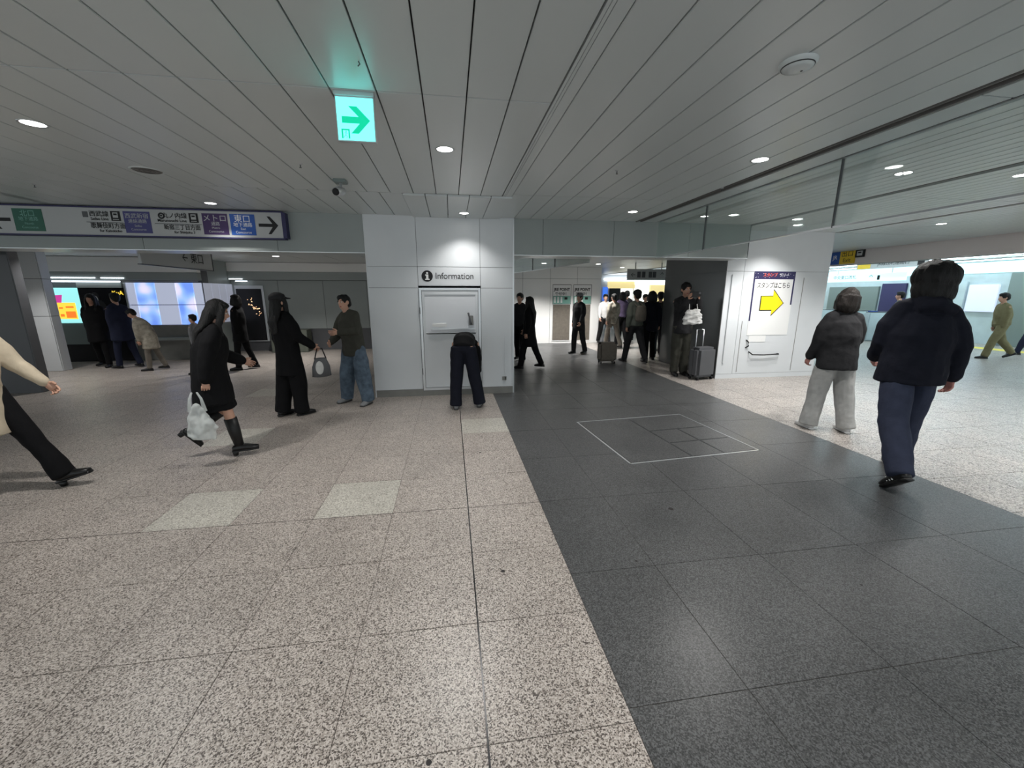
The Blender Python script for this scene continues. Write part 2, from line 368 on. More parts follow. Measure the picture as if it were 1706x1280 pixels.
# rear lower ceiling
boxo('ceiling_rear', -14, 7.15, 7.0, 24, 2.47, 2.55, M['void'], kind='structure')
crr = bpy.data.objects['ceiling_rear']
for i in range(26): boxo('panel', -14+.8*i, -13.212+.8*i, 7.0, 23.9, 2.45, 2.472, M['panel'], crr)
# far right hall
boxo('ceiling_far', 10.9, 24, -3, 24, 2.66, 2.72, M['panel'], kind='structure')
# ------------------------------------------------------------------ beams, walls
def paneled(name, x0, x1, y0, y1, z0, z1, m, splits, th=.012, g=.005, side='front', kind='structure'):
    """wall core with separate facing panels on its front (splits = list of (a0,a1,b0,b1))"""
    core = boxo(name, x0, x1, y0, y1, z0, z1, M['joint'], kind=kind)
    for a0, a1, b0, b1 in splits:
        if side == 'front': boxo('panel', a0+g/2, a1-g/2, y0-th, y0+.002, b0+g/2, b1-g/2, m, core, .0015)
        else: boxo('panel', x0-th, x0+.002, a0+g/2, a1-g/2, b0+g/2, b1-g/2, m, core, .0015)
    return core
BF = 6.43; BZ = 2.195
sp = [(-12.6+1.7*i, -10.9+1.7*i, BZ, CZ+.02) for i in range(6)] + [(-2.4, -1.21, BZ, CZ+.02)]
beamL = paneled('trim_1', -12.6, -1.21, BF+.012, 7.0, BZ, CZ+.05, M['wallgrey'], sp); boxo('soffit_trim', -12.6, -1.21, BF-.004, BF+.03, BZ-.012, BZ, M['alu'], beamL)
beamM = paneled('trim_2', .99, 5.0, BF+.012, 7.0, BZ, CZ+.05, M['wallgrey'], [(.99, 1.45, BZ, CZ+.02), (1.45, 2.6, BZ, CZ+.02), (2.6, 3.9, BZ, CZ+.02), (3.9, 4.98, BZ, CZ+.02)]); boxo('soffit_trim', .99, 5.0, BF-.004, BF+.03, BZ-.012, BZ, M['alu'], beamM)
boxo('soffit', -12.6, -1.21, BF+.03, 7.0, BZ-.004, BZ, M['panel'], beamL); boxo('soffit', .99, 5.0, BF+.03, 7.0, BZ-.004, BZ, M['panel'], beamM)
# information block
X0, X1 = -1.205, .985
cols = [(X0, -.475), (.47, X1)]
s = []
for a, b in cols: s += [(a, b, .11, 1.69), (a, b, 1.69, 2.0), (a, b, 2.0, CZ+.02)]
s += [(-.475, .47, 1.72, 2.0), (-.475, .47, 2.0, CZ+.02)]
D0 = BF-.01
block = empty('wall_center', (0, 0, 0), kind='structure')
boxo('core', X0, -.475, D0+.012, 8.3, 0, CZ+.05, M['joint'], block); boxo('core', .47, X1, D0+.012, 8.3, 0, CZ+.05, M['joint'], block)
boxo('core', -.475, .47, D0+.012, 8.3, 1.72, CZ+.05, M['joint'], block); boxo('core', -.475, .47, 7.2, 8.3, 0, 1.72, M['wall'], block)
for a0, a1, b0, b1 in s: boxo('panel', a0+.0025, a1-.0025, D0, D0+.014, b0+.0025, b1-.0025, M['wall'], block, .0015)
boxo('plinth', X0, -.475, D0-.003, D0+.02, 0, .11, M['plinth'], block); boxo('plinth', .47, X1, D0-.003, D0+.02, 0, .11, M['plinth'], block)
boxo('plinth', -.475, .47, D0-.003, D0+.02, 0, .085, M['plinth'], block)
boxo('corner_trim', X1-.012, X1+.01, D0-.01, D0+.03, .0, CZ+.02, M['alu'], block); boxo('corner_trim', X0-.008, X0+.006, D0-.006, D0+.03, .0, CZ+.02, M['wall'], block)
boxo('side_panel', X1, X1+.012, D0+.03, 8.3, 0, CZ+.02, M['wall'], block); boxo('side_panel', X0-.012, X0, D0+.03, 8.3, 0, CZ+.02, M['wall'], block)
tx = text('lettering', 'Information', .132, (.075, D0-.003, 1.865), M['black'], block, width=.57)
bm = bmesh.new(); lathe(bm, [(0, .003), (.083, .003), (.083, 0), (0, 0)], 36, Matrix.Translation((-.335, D0, 1.865)) @ Matrix.Rotation(PI/2, 4, 'X')); obj('round_symbol', bm, M['black'], block)
bm = bmesh.new(); lathe(bm, [(0, .002), (.0155, .002), (.0155, 0), (0, 0)], 20, Matrix.Translation((-.335, D0-.003, 1.865+.045)) @ Matrix.Rotation(PI/2, 4, 'X'))
prism([(-.365, 1.888), (-.318, 1.888), (-.318, 1.825), (-.302, 1.825), (-.302, 1.808), (-.368, 1.808), (-.368, 1.825), (-.352, 1.825), (-.352, 1.871), (-.365, 1.871)], D0-.005, D0-.003, bm); obj('symbol_letter', bm, M['white'], block)
# door with frosted window under the sign, reception shelf behind it
door = empty('door_1', (0, 0, 0), kind='structure')
fr = bmesh.new()
for q in ((-.47, -.435, .09, 1.69), (.43, .465, .09, 1.69), (-.435, .43, 1.655, 1.69), (-.435, .43, .09, .13)): bxa(fr, q[0], q[1], D0-.012, D0+.03, q[2], q[3], .002)
obj('door_frame', fr, M['alu'], door)
fr = bmesh.new()
for q in ((-.43, -.39, .135, 1.65), (.385, .425, .135, 1.65), (-.39, .385, 1.59, 1.65), (-.39, .385, .135, .17)): bxa(fr, q[0], q[1], D0-.004, D0+.026, q[2], q[3], .002)
obj('door_leaf', fr, M['wall'], door)
boxo('pane', -.39, .385, D0+.008, D0+.016, 1.0, 1.59, M['frost'], door); boxo('lower_panel', -.39, .385, D0+.004, D0+.018, .17, .985, M['wall'], door)
boxo('shelf', -.30, .36, D0-.03, D0+.004, 1.06, 1.075, M['alu'], door); boxo('head_shadow_gap', -.39, .385, D0-.002, D0+.02, 1.595, 1.615, M['alud'], door)
boxo('hinge', -.472, -.462, D0-.02, D0, .35, .45, M['alud'], door); boxo('hinge', -.472, -.462, D0-.02, D0, 1.3, 1.4, M['alud'], door)
# things seen dimly through / on the frosted pane
o = obj('notice_tray', bx(-.29, -.07, D0-.05, D0-.01, 1.10, 1.16, .012), M['white'], None); tag(o, 'white tray lying on the little shelf of the information door', 'tray')
t = empty('wall_handset', (.30, D0, 1.22), label='small dark handset fixed at the right of the information door', cat='telephone')
b_ = bmesh.new(); tube(b_, [(-.03, -.03, .09), (-.015, -.045, .03), (.0, -.045, -.03), (.01, -.03, -.08)], [.016, .011, .011, .017]); obj('receiver', b_, M['walldark'], t, smooth=True)
obj('cradle', bx(-.02, .045, -.03, -.004, -.10, .05, .006), M['plinth'], t)
boxo('conduit', .845, .86, D0-.012, D0, .2, .95, M['wall'], block); boxo('socket', .80, .87, D0-.012, D0, .22, .28, M['plinth'], block)
# pillar on the right
PF = 6.95
pil = empty('wall_right', (0, 0, 0), kind='structure')
boxo('core', 5.01, 7.13, PF+.012, 9.1, 0, 2.9, M['joint'], pil)
for a0, a1 in ((5.01, 5.36), (5.36, 7.13)):
    for b0, b1 in ((.09, 2.01), (2.01, 2.86)): boxo('panel', a0+.0025, a1-.0025, PF, PF+.014, b0, b1-.005, M['wall'], pil, .0015)
boxo('plinth', 5.01, 7.13, PF-.003, PF+.02, 0, .085, M['wall'], pil)
for b0, b1 in ((.0, 2.0), (2.0, 2.45)): boxo('side_panel', 4.998, 5.012, PF, 9.1, b0+.003, b1-.003, M['pillarside'], pil, .0015)
boxo('side_panel', 7.128, 7.142, PF, 9.1, 0, 2.86, M['wall'], pil)
boxo('pipe_cover', 5.12, 5.16, PF-.02, PF, .3, 1.95, M['wall'], pil, .004)
boxo('door_seam', 6.62, 6.63, PF-.004, PF, .12, 1.9, M['plinth'], pil); boxo('door_seam', 5.44, 5.45, PF-.004, PF, .12, 1.1, M['plinth'], pil)
po = empty('stamp_poster', (6.0, PF, 1.45), label='white poster with yellow arrow and navy border on the pillar', cat='poster')
obj('sheet', bx(-.43, .43, -.006, -.001, -.62, .56), M['white'], po)
obj('border', bx(-.43, .43, -.008, -.006, .42, .56), M['navy'], po); obj('border', bx(-.43, -.40, -.008, -.006, -.35, .42), M['navy'], po); obj('border', bx(.40, .43, -.008, -.006, -.05, .42), M['navy'], po)
bm = bmesh.new()
for i in range(26): ell(bm, (random.uniform(-.41, .41), -.009, random.uniform(.44, .55)), (.006, .002, .006), u=6, v=4)
obj('star_print', bm, M['white'], po, kind='stuff')
text('title', 'スタンプ', .075, (-.10, -.010, .492), M['red'], po, bold=.002); text('title', 'ラリー', .07, (.19, -.010, .49), M['white'], po, bold=.001)
text('lettering', 'スタンプはこちら', .12, (0, -.008, .30), M['black'], po, width=.68, bold=.001)
ar = [(-.24, .12), (.02, .12), (.02, .24), (.26, -.02), (.02, -.26), (.02, -.16), (-.24, -.16)]
obj('arrow', prism(ar, -.009, -.006), M['black'], po); obj('arrow', prism([(x*.93+.002, (z+.01)*.90-.01) for x, z in ar], -.011, -.009), M['yellow'], po)
for i, (a, b, c, d) in enumerate(((-.40, -.06, -.60, -.44), (-.02, .24, -.58, -.40))):
    pass
nt_ = obj('paper_notice', bx(5.62, 5.98, PF-.005, PF-.001, .70, .82), M['white']); tag(nt_, 'small white paper notice below the yellow arrow poster', 'notice')
hd = empty('grab_rail', (5.66, PF, .46), label='thin dark handrail low on the pillar beside its hook', cat='rail')
b_ = bmesh.new(); tube(b_, [(-.0, 0, .05), (0, -.04, .04), (.05, -.05, .0), (.30, -.05, -.01), (.62, -.04, 0), (.62, 0, 0)], [.012]*6, side=V((0, 0, 1))); obj('bar', b_, M['black'], hd, smooth=True)
b_ = bmesh.new(); tube(b_, [(-.08, 0, .28), (-.05, -.03, .24), (-.04, -.03, .17), (-.08, 0, .13)], [.012]*4, side=V((0, 0, 1))); obj('hook', b_, M['black'], hd, smooth=True)
# left dark wall & white column
lw = empty('wall_left', (0, 0, 0), kind='structure')
boxo('core', -12.6, -6.76, 7.6, 7.74, 0, 2.45, M['joint'], lw)
for i in range(4): boxo('panel', -12.6+1.46*i, -11.14+1.46*i-.006, 7.588, 7.602, .0, 2.195, M['walldark'], lw, .0015)
boxo('end_panel', -6.762, -6.748, 7.588, 7.74, 0, 2.45, M['walldark'], lw)
colm = empty('trim_3', (0, 0, 0), kind='structure')
boxo('core', -8.8, -8.2, 9.75, 9.95, 0, 2.45, M['joint'], colm)
for b0, b1 in ((0, 1.15), (1.15, 1.9), (1.9, 2.44)): boxo('panel', -8.8, -8.2, 9.735, 9.752, b0+.004, b1-.004, M['wall'], colm, .002); boxo('panel', -8.2, -8.186, 9.752, 9.95, b0+.004, b1-.004, M['wall'], colm, .002)
# ------------------------------------------------------------------ storefront far left
SY = 11.1
sf = empty('wall_storefront', (0, 0, 0), kind='structure')
boxo('core', -13, -5.98, SY+.03, SY+.3, 0, 2.45, M['walldark'], sf); boxo('fascia', -13, -5.98, SY-.12, SY+.03, 1.92, 2.10, M['wallgrey'], sf); boxo('fascia', -13, -5.98, SY-.12, SY+.03, 2.105, 2.44, M['wallwhite'], sf)
boxo('fascia', -5.98, -1.2, 12.35, 12.5, 1.98, 2.2, M['wallgrey'], sf); boxo('fascia', -5.98, -1.2, 12.35, 12.5, 2.205, 2.44, M['wallwhite'], sf)
boxo('light_strip', -9.3, -7.64, SY-.14, SY-.12, 1.87, 1.90, M['leddim'], sf); boxo('light_strip', -7.6, -5.98, SY-.13, SY-.12, 1.885, 1.90, M['alu'], sf)
for x0, x1, Y, z in ((-9.1, -8.1, SY-.14, 1.955), (-8.02, -7.5, SY-.14, 1.955), (-5.95, -5.6, 12.33, 1.99)):
    bm = bmesh.new(); n = int((x1-x0)/.035)
    for i in range(n): bxa(bm, x0+i*.035, x0+i*.035+.02, Y, Y+.01, z, z+.022)
    obj('led_row', bm, M['leddim'], sf)
boxo('light_strip', -5.8, -5.5, 12.34, 12.35, 1.93, 1.955, M['leddim'], sf)
ad = empty('advert_screen', (-9.28, SY, 0), label='cyan advertising screen with pink and yellow blocks left of the black poster wall', cat='screen')
obj('display', bx(0, .66, -.05, .02, .93, 1.74), M['screencyan'], ad); obj('lower_case', bx(0, .66, -.03, .02, .42, .92), M['gategrey'], ad); obj('base', bx(.0, .70, -.03, .02, 0, .41), M['screenblk'], ad)
obj('pink_block', prism([(.04, 1.36), (.28, 1.38), (.33, 1.58), (.04, 1.56)], -.058, -.05), M['screenpink'], ad); obj('yellow_block', prism([(.06, 1.03), (.56, 1.02), (.56, 1.4), (.10, 1.4)], -.062, -.05), M['screenyel'], ad)
bm = bmesh.new(); [bxa(bm, *q) for q in ((.34, .54, -.066, -.06, 1.05, 1.2), (.12, .18, -.066, -.06, 1.06, 1.36), (.22, .30, -.066, -.06, 1.08, 1.14), (.22, .3, -.066, -.06, 1.26, 1.3), (.36, .52, -.066, -.06, 1.28, 1.32))]; obj('glyph_blocks', bm, M['screenor'], ad)
pw = empty('poster_wall', (-8.6, SY, 0), label='black glossy poster wall with small pale face and yellow lettering', cat='poster')
obj('board', bx(0, .95, -.06, .02, .02, 1.74), M['screenblk'], pw); obj('header', bx(0, .93, -.07, .02, 1.745, 1.86), M['wallgrey'], pw)
bm = bmesh.new(); ell(bm, (.33, -.065, 1.48), (.055, .008, .085)); obj('face_print', bm, M['white'], pw, smooth=True)
bm = bmesh.new(); ell(bm, (.33, -.062, 1.54), (.085, .006, .10)); ell(bm, (.33, -.062, 1.30), (.20, .006, .18)); obj('figure_print', bm, M['black'], pw)
text('lettering', 'KuA', .13, (.82, -.075, 1.62), M['screenyel'], pw, bold=.003)
obj('side_board', bx(.96, 1.0, -.06, .02, .02, 1.86), M['alu'], pw)
lit = empty('wall_panel_grid', (0, 0, 0), kind='structure')
cx_ = [-7.62, -7.42, -7.0, -6.55, -6.17, -5.98]
rz_ = [(1.345, 1.87), (.86, 1.34)]
for i in range(5):
    for (z0, z1) in rz_:
        boxo('panel', cx_[i]+.008, cx_[i+1]-.008, SY-.03, SY+.02, z0+.006, z1-.006, M['screenblue'] if i in (1, 3) else M['litwhite'], lit, .004)
for j in range(4):
    for (z0, z1) in rz_: boxo('panel', -5.99, -5.97, SY+.05+.34*j, SY+.37+.34*j, z0+.006, z1-.006, M['litwhite2'], lit, .004)
boxo('plinth', -7.62, -5.98, SY-.05, SY+.02, 0, .85, M['plinth'], lit); boxo('ledge', -7.62, -5.96, SY-.22, SY-.05, .5, .56, M['wallgrey'], lit)
boxo('core', -6.25, -5.99, SY+.3, 12.5, 0, 2.45, M['wallgrey'], sf)
gw = boxo('wall_rear', -6.2, -1.2, 12.5, 12.7, 0, 2.45, M['walldark'], kind='structure')
for i in range(4): boxo('panel', -5.98+1.2*i, -4.79+1.2*i, 12.485, 12.502, .62, 1.97, M['wallgrey'], gw, .002)
boxo('counter_front', -4.95, -4.0, 12.0, 12.4, 0, .62, M['grey_green'], gw, .01)
dp = empty('dark_poster', (-5.9, 12.48, 0), label='black framed poster with scattered orange lights near the screens', cat='poster')
obj('frame', bx(0, .74, -.03, -.001, .28, 1.83), M['alu'], dp); obj('print', bx(.03, .68, -.036, -.03, .30, 1.74), M['screenblk'], dp)
bm = bmesh.new()
for i in range(26):
    a = random.random(); x = .30+.32*a+random.uniform(-.05, .05); z = 1.45-.45*a+random.uniform(-.12, .14); ell(bm, (x, -.04, z), (random.uniform(.008, .02), .004, random.uniform(.006, .014)), u=8, v=5)
obj('light_print', bm, M['screenglow'], dp, kind='stuff')
# hanging sign behind beam
hs = empty('hanging_sign', (-4.62, 7.6, 2.24), label='dark edged hanging sign seen obliquely behind the left beam', cat='sign')
obj('board', bx(-.02, .02, -.5, 1.4, -.19, .16, .004), M['signwhite'], hs); 
bm = bmesh.new(); [bxa(bm, *q) for q in ((-.026, .026, -.52, 1.42, -.205, -.19), (-.026, .026, 1.4, 1.42, -.19, .16), (-.026, .026, -.52, 1.42, .16, .172))]; obj('frame', bm, M['alud'], hs)
obj('hanger', bx(-.01, .01, -.2, -.18, .17, .215), M['alu'], hs); obj('hanger', bx(-.01, .01, 1.1, 1.12, .17, .215), M['alu'], hs)
text('lettering', '← 東口', .2, (.024, .8, -.02), M['black'], hs, rz=PI/2)
# ------------------------------------------------------------------ long sign on the beam
sg = empty('direction_sign', (-5.74, BF, 2.525), label='long white direction sign with coloured tiles and arrows over the left opening', cat='sign')
SW, SH = 3.47, .168
obj('board', bx(-2.2, SW, -.10, -.002, -SH, SH, .003), M['signwhite'], sg)
bm = bmesh.new()
for q in ((-2.22, SW+.02, -.11, 0, SH, SH+.016), (-2.22, SW+.02, -.11, 0, -SH-.016, -SH), (SW, SW+.05, -.11, 0, -SH, SH), (-2.25, -2.2, -.11, 0, -SH, SH)): bxa(bm, *q)
obj('frame', bm, M['navy'], sg)
def sx(px): return at(px, 372, BF-.1).x+5.74
def tile(px0, px1, m, name='colour_tile'): x0, x1 = sx(px0), sx(px1); obj(name, bx(x0, x1, -.104, -.10, -.135, .135, .0), M[m], sg); return (x0+x1)/2
YS = -.1055
def st(s, px, z, size, m='black', width=None, bold=.0006): text('lettering', s, size, (sx(px), YS, z), M[m], sg, width=width, bold=bold)
c = tile(25, 74, 'sgreen')
for s_, z, sz in (('北口', .075, .085), ('地下通路', .01, .055), ('North', -.045, .04), ('Concourse', -.09, .04)): text('lettering', s_, sz, (c, YS, z), M['teal'], sg)
c = tile(208, 252, 'sviolet')
for s_, z, sz in (('西武新宿', .075, .07), ('連絡通路', .01, .055), ('Seibu', -.045, .04), ('Concourse', -.09, .04)): text('lettering', s_, sz, (c, YS, z), M['signwhite'], sg)
c = tile(338, 380, 'spurple')
for s_, z, sz in (('メトロ', .07, .10), ('通路', .0, .055), ('Metro', -.05, .04), ('Concourse', -.095, .042)): text('lettering', s_, sz, (c, YS, z), M['signwhite'], sg)
c = tile(384, 425, 'sblue')
for s_, z, sz in (('東口', .07, .105), ('地下通路', -.005, .06), ('East', -.055, .04), ('Concourse', -.1, .045)): text('lettering', s_, sz, (c, YS, z), M['white'], sg)
st('西武線', 168, .09, .075); st('Seibu Line', 168, .03, .05); st('歌舞伎町方面', 180, -.055, .075, width=.40); st('for Kabukicho', 183, -.115, .045)
st('丸ノ内線', 293, .09, .075); st('Marunouchi Line', 288, .03, .052); st('新宿三丁目方面', 303, -.055, .075, width=.44); st('for Shinjuku 3', 306, -.115, .045)
for a, b in ((145, 206), (258, 336)): obj('rule', bx(sx(a), sx(b), -.103, -.10, -.012, -.007), M['black'], sg)
for a in (195, 324):
    x = sx(a); obj('train_icon', bx(x-.055, x+.055, -.104, -.10, .012, .132, .0), M['black'], sg)
    bm = bmesh.new(); bxa(bm, x-.03, x+.03, -.106, -.104, .05, .115, .0); obj('train_body', bm, M['signwhite'], sg); obj('train_window', bx(x-.02, x+.02, -.108, -.106, .082, .102), M['black'], sg); obj('train_rail', bx(x-.035, x+.035, -.106, -.104, .025, .034), M['signwhite'], sg)
x = sx(271); bm = bmesh.new(); lathe(bm, [(.022, 0), (.04, 0), (.04, .004), (.022, .004), (.022, 0)], 28, Matrix.Translation((x, -.10, .09)) @ Matrix.Rotation(PI/2, 4, 'X')); obj('line_ring', bm, M['black'], sg); st('M', 271, .09, .035)
x = sx(145); obj('line_mark', bx(x-.03, x+.03, -.104, -.1, .05, .12), M['walldark'], sg)
def arrow_pts(x, z, w, h, t, s=1):           # shaft + chevron head
    return [(x-s*w, z-t), (x-s*w, z+t), (x+s*(w*.42), z+t), (x+s*(-w*.1), z+h), (x+s*(w*.2), z+h), (x+s*w, z), (x+s*(w*.2), z-h), (x+s*(-w*.1), z-h), (x+s*(w*.42), z-t)]
obj('arrow', prism(arrow_pts(sx(447), 0, .125, .115, .02), -.104, -.10), M['black'], sg)
obj('arrow', prism(arrow_pts(sx(0), 0, .125, .115, .02, -1), -.104, -.10), M['black'], sg)
# exit sign
ex = empty('exit_sign', (-.505, 2.70, CZ), label='glowing green and white emergency exit sign hanging from the ceiling', cat='sign')
obj('housing', bx(-.108, .108, -.004, .03, -.255, -.022, .003), M['alu'], ex); obj('mount', bx(-.11, .11, -.02, .035, -.022, 0, .002), M['alu'], ex)
obj('face_panel', bx(-.101, .101, -.008, -.004, -.249, -.03), M['exitface'], ex)
ea = [(-.075, -.128), (.018, -.128), (-.035, -.075), (.01, -.075), (.08, -.145), (.012, -.215), (-.028, -.215), (.022, -.162), (-.075, -.162)]
obj('arrow', prism(ea, -.0105, -.008), M['exitgreen'], ex)
bm = bmesh.new(); [bxa(bm, *q) for q in ((-.082, -.074, -.0105, -.008, -.242, -.195), (-.045, -.037, -.0105, -.008, -.242, -.195), (-.082, -.037, -.0105, -.008, -.2, -.193))]; obj('doorway_print', bm, M['exitgreen'], ex)
bm = bmesh.new(); ell(bm, (-.057, -.0095, -.206), (.0032, .001, .0035), u=8, v=5)
for a, b in (((-.058, -.211), (-.060, -.223)), ((-.060, -.223), (-.053, -.231)), ((-.053, -.231), (-.056, -.240)), ((-.060, -.223), (-.067, -.232)), ((-.067, -.232), (-.071, -.238)), ((-.058, -.212), (-.051, -.218)), ((-.058, -.212), (-.066, -.215))):
    tube(bm, [(a[0], -.0095, a[1]), (b[0], -.0095, b[1])], [.0014, .0012], seg=6)
obj('running_figure', bm, M['exitgreen'], ex)
# ------------------------------------------------------------------ downlights
def downlight(x, y, z=CZ, power=1.0, r=.062, label=None, lamp=True, name='ceiling_light'):
    if z == CZ and 5.06 < y < 6.43 and -.45 < x < .66: z = CZ-.02      # sits in the slightly dropped panels
    t = empty(name, (x, y, z), label=label, cat='light', group='round ceiling downlights')
    bm = bmesh.new(); lathe(bm, [(r, -.002), (r*1.2, -.005), (r*1.25, .001), (r, .006)], 28); obj('trim_ring', bm, M['alu'], t, smooth=True)
    bm = bmesh.new(); lathe(bm, [(0, -.006), (r*.7, -.004), (r, .0)], 28); obj('lens', bm, M['led'], t)
    if lamp:
        l = bpy.data.lights.new('downlight_lamp', 'SPOT'); l.energy = LAMP_W*power; l.spot_size = math.radians(118); l.spot_blend = .75; l.shadow_soft_size = .05; l.color = (1, .975, .945)
        o = bpy.data.objects.new('lamp', l); C.objects.link(o); o.parent = t; o.location = (0, 0, -.02)
    return t
DL = [(-2.74, 3.47, 1, 'round downlight in left ceiling, nearer of the two on the left'), (-.005, 3.56, 1.3, 'round downlight in the ceiling beyond the exit sign'), (2.66, 3.42, 1.0, 'round downlight beside the right-hand ceiling slot'),
      (2.56, 5.69, .5, 'small downlight above the middle opening'), (.228, 6.03, .42, 'small downlight right in front of the information wall'), (-2.96, 5.97, .45, 'downlight just above the long direction sign'),
      (5.3, 5.85, 1.8, 'downlight in front of the pillar with the poster'), (3.75, 5.85, .2, 'small downlight behind the glass smoke curtain'), (4.3, 3.57, .8, 'downlight seen through the glass curtain'),
      (7.98, 5.87, 1.3, 'downlight right of the pillar near the bright hall'), (5.5, 3.45, 1.6, 'long bright downlight at the right edge of the ceiling'),
      (5.75, 6.32, 1.1, 'small downlight close to the pillar face'), (-10.6, 10.6, .0, '')]
for x, y, p, lb in DL[:-1]: downlight(x, y, power=p, label=lb, r=.062 if p > .35 else .05)
for x, y, p, lb in ((.3, .7, 1.2, 'round downlight above the photographer, out of view'), (-2.8, .7, .4, 'round downlight behind and left, out of view'), (2.9, .7, .7, 'round downlight behind and right, out of view'), (5.6, .7, 1.6, 'round downlight far right behind, out of view'),
                    (8.2, 3.0, 1.0, 'round downlight towards the bright hall, outside the frame'), (-5.5, 1.5, .4, 'round downlight far left, outside the frame'), (.1, -2, .6, 'round downlight behind the photographer')): downlight(x, y, power=p, label=lb)
for x, y, p, lb in ((-3.95, 10.4, 2.0, 'downlight under the low ceiling behind the left opening'), (-8.0, 8.7, .9, 'downlight by the white column on the far left'), (2.65, 11.6, 3.6, 'downlight near the white poster wall'), (4.3, 11.7, 3.0, 'downlight grazing the white poster wall'), (-6.4, 8.0, .7, 'downlight behind the long sign'), (5.6, 13.0, .8, 'downlight over the far crowd'), (3.4, 8.3, .25, 'downlight over the middle passage')): downlight(x, y, 2.45, p, label=lb, r=.075)
# ceiling speaker, detector, sprinklers, camera
p = onz(245, 284, CZ); t = empty('ceiling_speaker', p, label='round perforated speaker grille in left ceiling', cat='speaker')
bm = bmesh.new(); lathe(bm, [(.0, -.006), (.105, -.006), (.115, 0)], 32); obj('grille', bm, M['rail'], t); bm = bmesh.new(); lathe(bm, [(.112, -.002), (.122, -.008), (.13, 0)], 32); obj('ring', bm, M['panel'], t)
bm = bmesh.new()
for k in (.03, .06, .09): lathe(bm, [(k-.004, -.0065), (k, -.009), (k+.004, -.0065)], 28)
obj('grille_ribs', bm, M['alud'], t)
p = onz(1330, 104, CZ); t = empty('smoke_detector', p, label='white round detector disc on the ceiling', cat='detector')
bm = bmesh.new(); lathe(bm, [(0, -.035), (.05, -.034), (.068, -.026), (.07, -.02), (.082, -.014), (.084, 0)], 36); obj('cover', bm, M['panel'], t, smooth=True)
bm = bmesh.new(); lathe(bm, [(.069, -.021), (.073, -.019), (.071, -.024)], 36); obj('vent_gap', bm, M['void'], t); obj('indicator', bx(.02, .028, -.004, .004, -.0375, -.033), M['alud'], t)
for i, (px, py, lb) in enumerate(((500, 273, 'small sprinkler head left of the exit sign'), (1028, 284, 'small sprinkler head in the ceiling right of the booth'), (1203, 313, 'small sprinkler head at the right-hand slot'), (57, 307, 'small sprinkler head above the long sign'), (1505, 285, 'small sprinkler beside the right glass curtain'))):
    p = onz(px, py, CZ); t = empty('sprinkler', p, label=lb, cat='sprinkler', group='ceiling sprinklers')
    bm = bmesh.new(); lathe(bm, [(0, -.008), (.012, -.008), (.02, 0)], 16); obj('escutcheon', bm, M['alu'], t)
    bm = bmesh.new(); lathe(bm, [(0, -.032), (.011, -.032), (.011, -.030), (.004, -.028), (.004, -.006)], 12); obj('deflector', bm, M['alud'], t)
p = onz(567, 300, CZ); t = empty('security_camera', p, label='white bullet security camera on a grey ceiling plate', cat='camera')
obj('ceiling_plate', bx(-.06, .06, -.06, .06, -.03, 0, .006), M['gategrey'], t)
b_ = bmesh.new(); tube(b_, [(0, 0, -.03), (0, 0, -.075), (-.01, -.015, -.09)], [.016, .014, .016]); obj('arm', b_, M['alu'], t, smooth=True)
b_ = bmesh.new(); tube(b_, [(0, .05, -.095), (-.015, -.02, -.11), (-.03, -.08, -.128)], [.038, .042, .042], seg=20, dome=.3); obj('body', b_, M['alu'], t, smooth=True)
b_ = bmesh.new(); tube(b_, [(-.031, -.084, -.129), (-.034, -.098, -.133)], [.034, .032], seg=20, dome=.2); obj('lens', b_, M['black'], t, smooth=True)
p = onz(597, 102, CZ); t = empty('cable_hook', p, label='tiny dark wire hook in the ceiling joint near the exit sign', cat='hook')
b_ = bmesh.new(); tube(b_, [(0, 0, 0), (.006, 0, -.012), (-.004, .003, -.02)], [.003]*3, seg=6); obj('wire', b_, M['alud'], t)
# ------------------------------------------------------------------ glass smoke curtains
def curtain(name, a, b, z0, z1, posts, label):
    a, b = V((a[0], a[1], 0)), V((b[0], b[1], 0)); d = (b-a); L_ = d.length; ang = math.atan2(d.y, d.x)
    t = empty(name, (a.x, a.y, z0), ang, label=label, cat='glass screen')
    cuts = [0]+posts+[L_]
    for p0, p1 in zip(cuts, cuts[1:]): obj('pane', bx(p0+.003, p1-.003, -.003, .003, .012, z1-z0-.004), M['glass'], t)
    obj('bottom_rail', bx(0, L_, -.007, .007, 0, .014), M['alu'], t)
    for p_ in posts: obj('post', bx(p_-.006, p_+.006, -.008, .008, 0, z1-z0-.002), M['alud'], t)
    return t
curtain('smoke_curtain', (3.33, .6), (3.33, 6.42), 2.165, CZ, [2.68, 4.55], 'glass smoke curtain hanging along the right ceiling slot')
curtain('smoke_curtain', (2.42, 7.02), (1.66, 10.9), 2.13, 2.45, [1.4, 2.6], 'glass smoke curtain behind the middle opening')
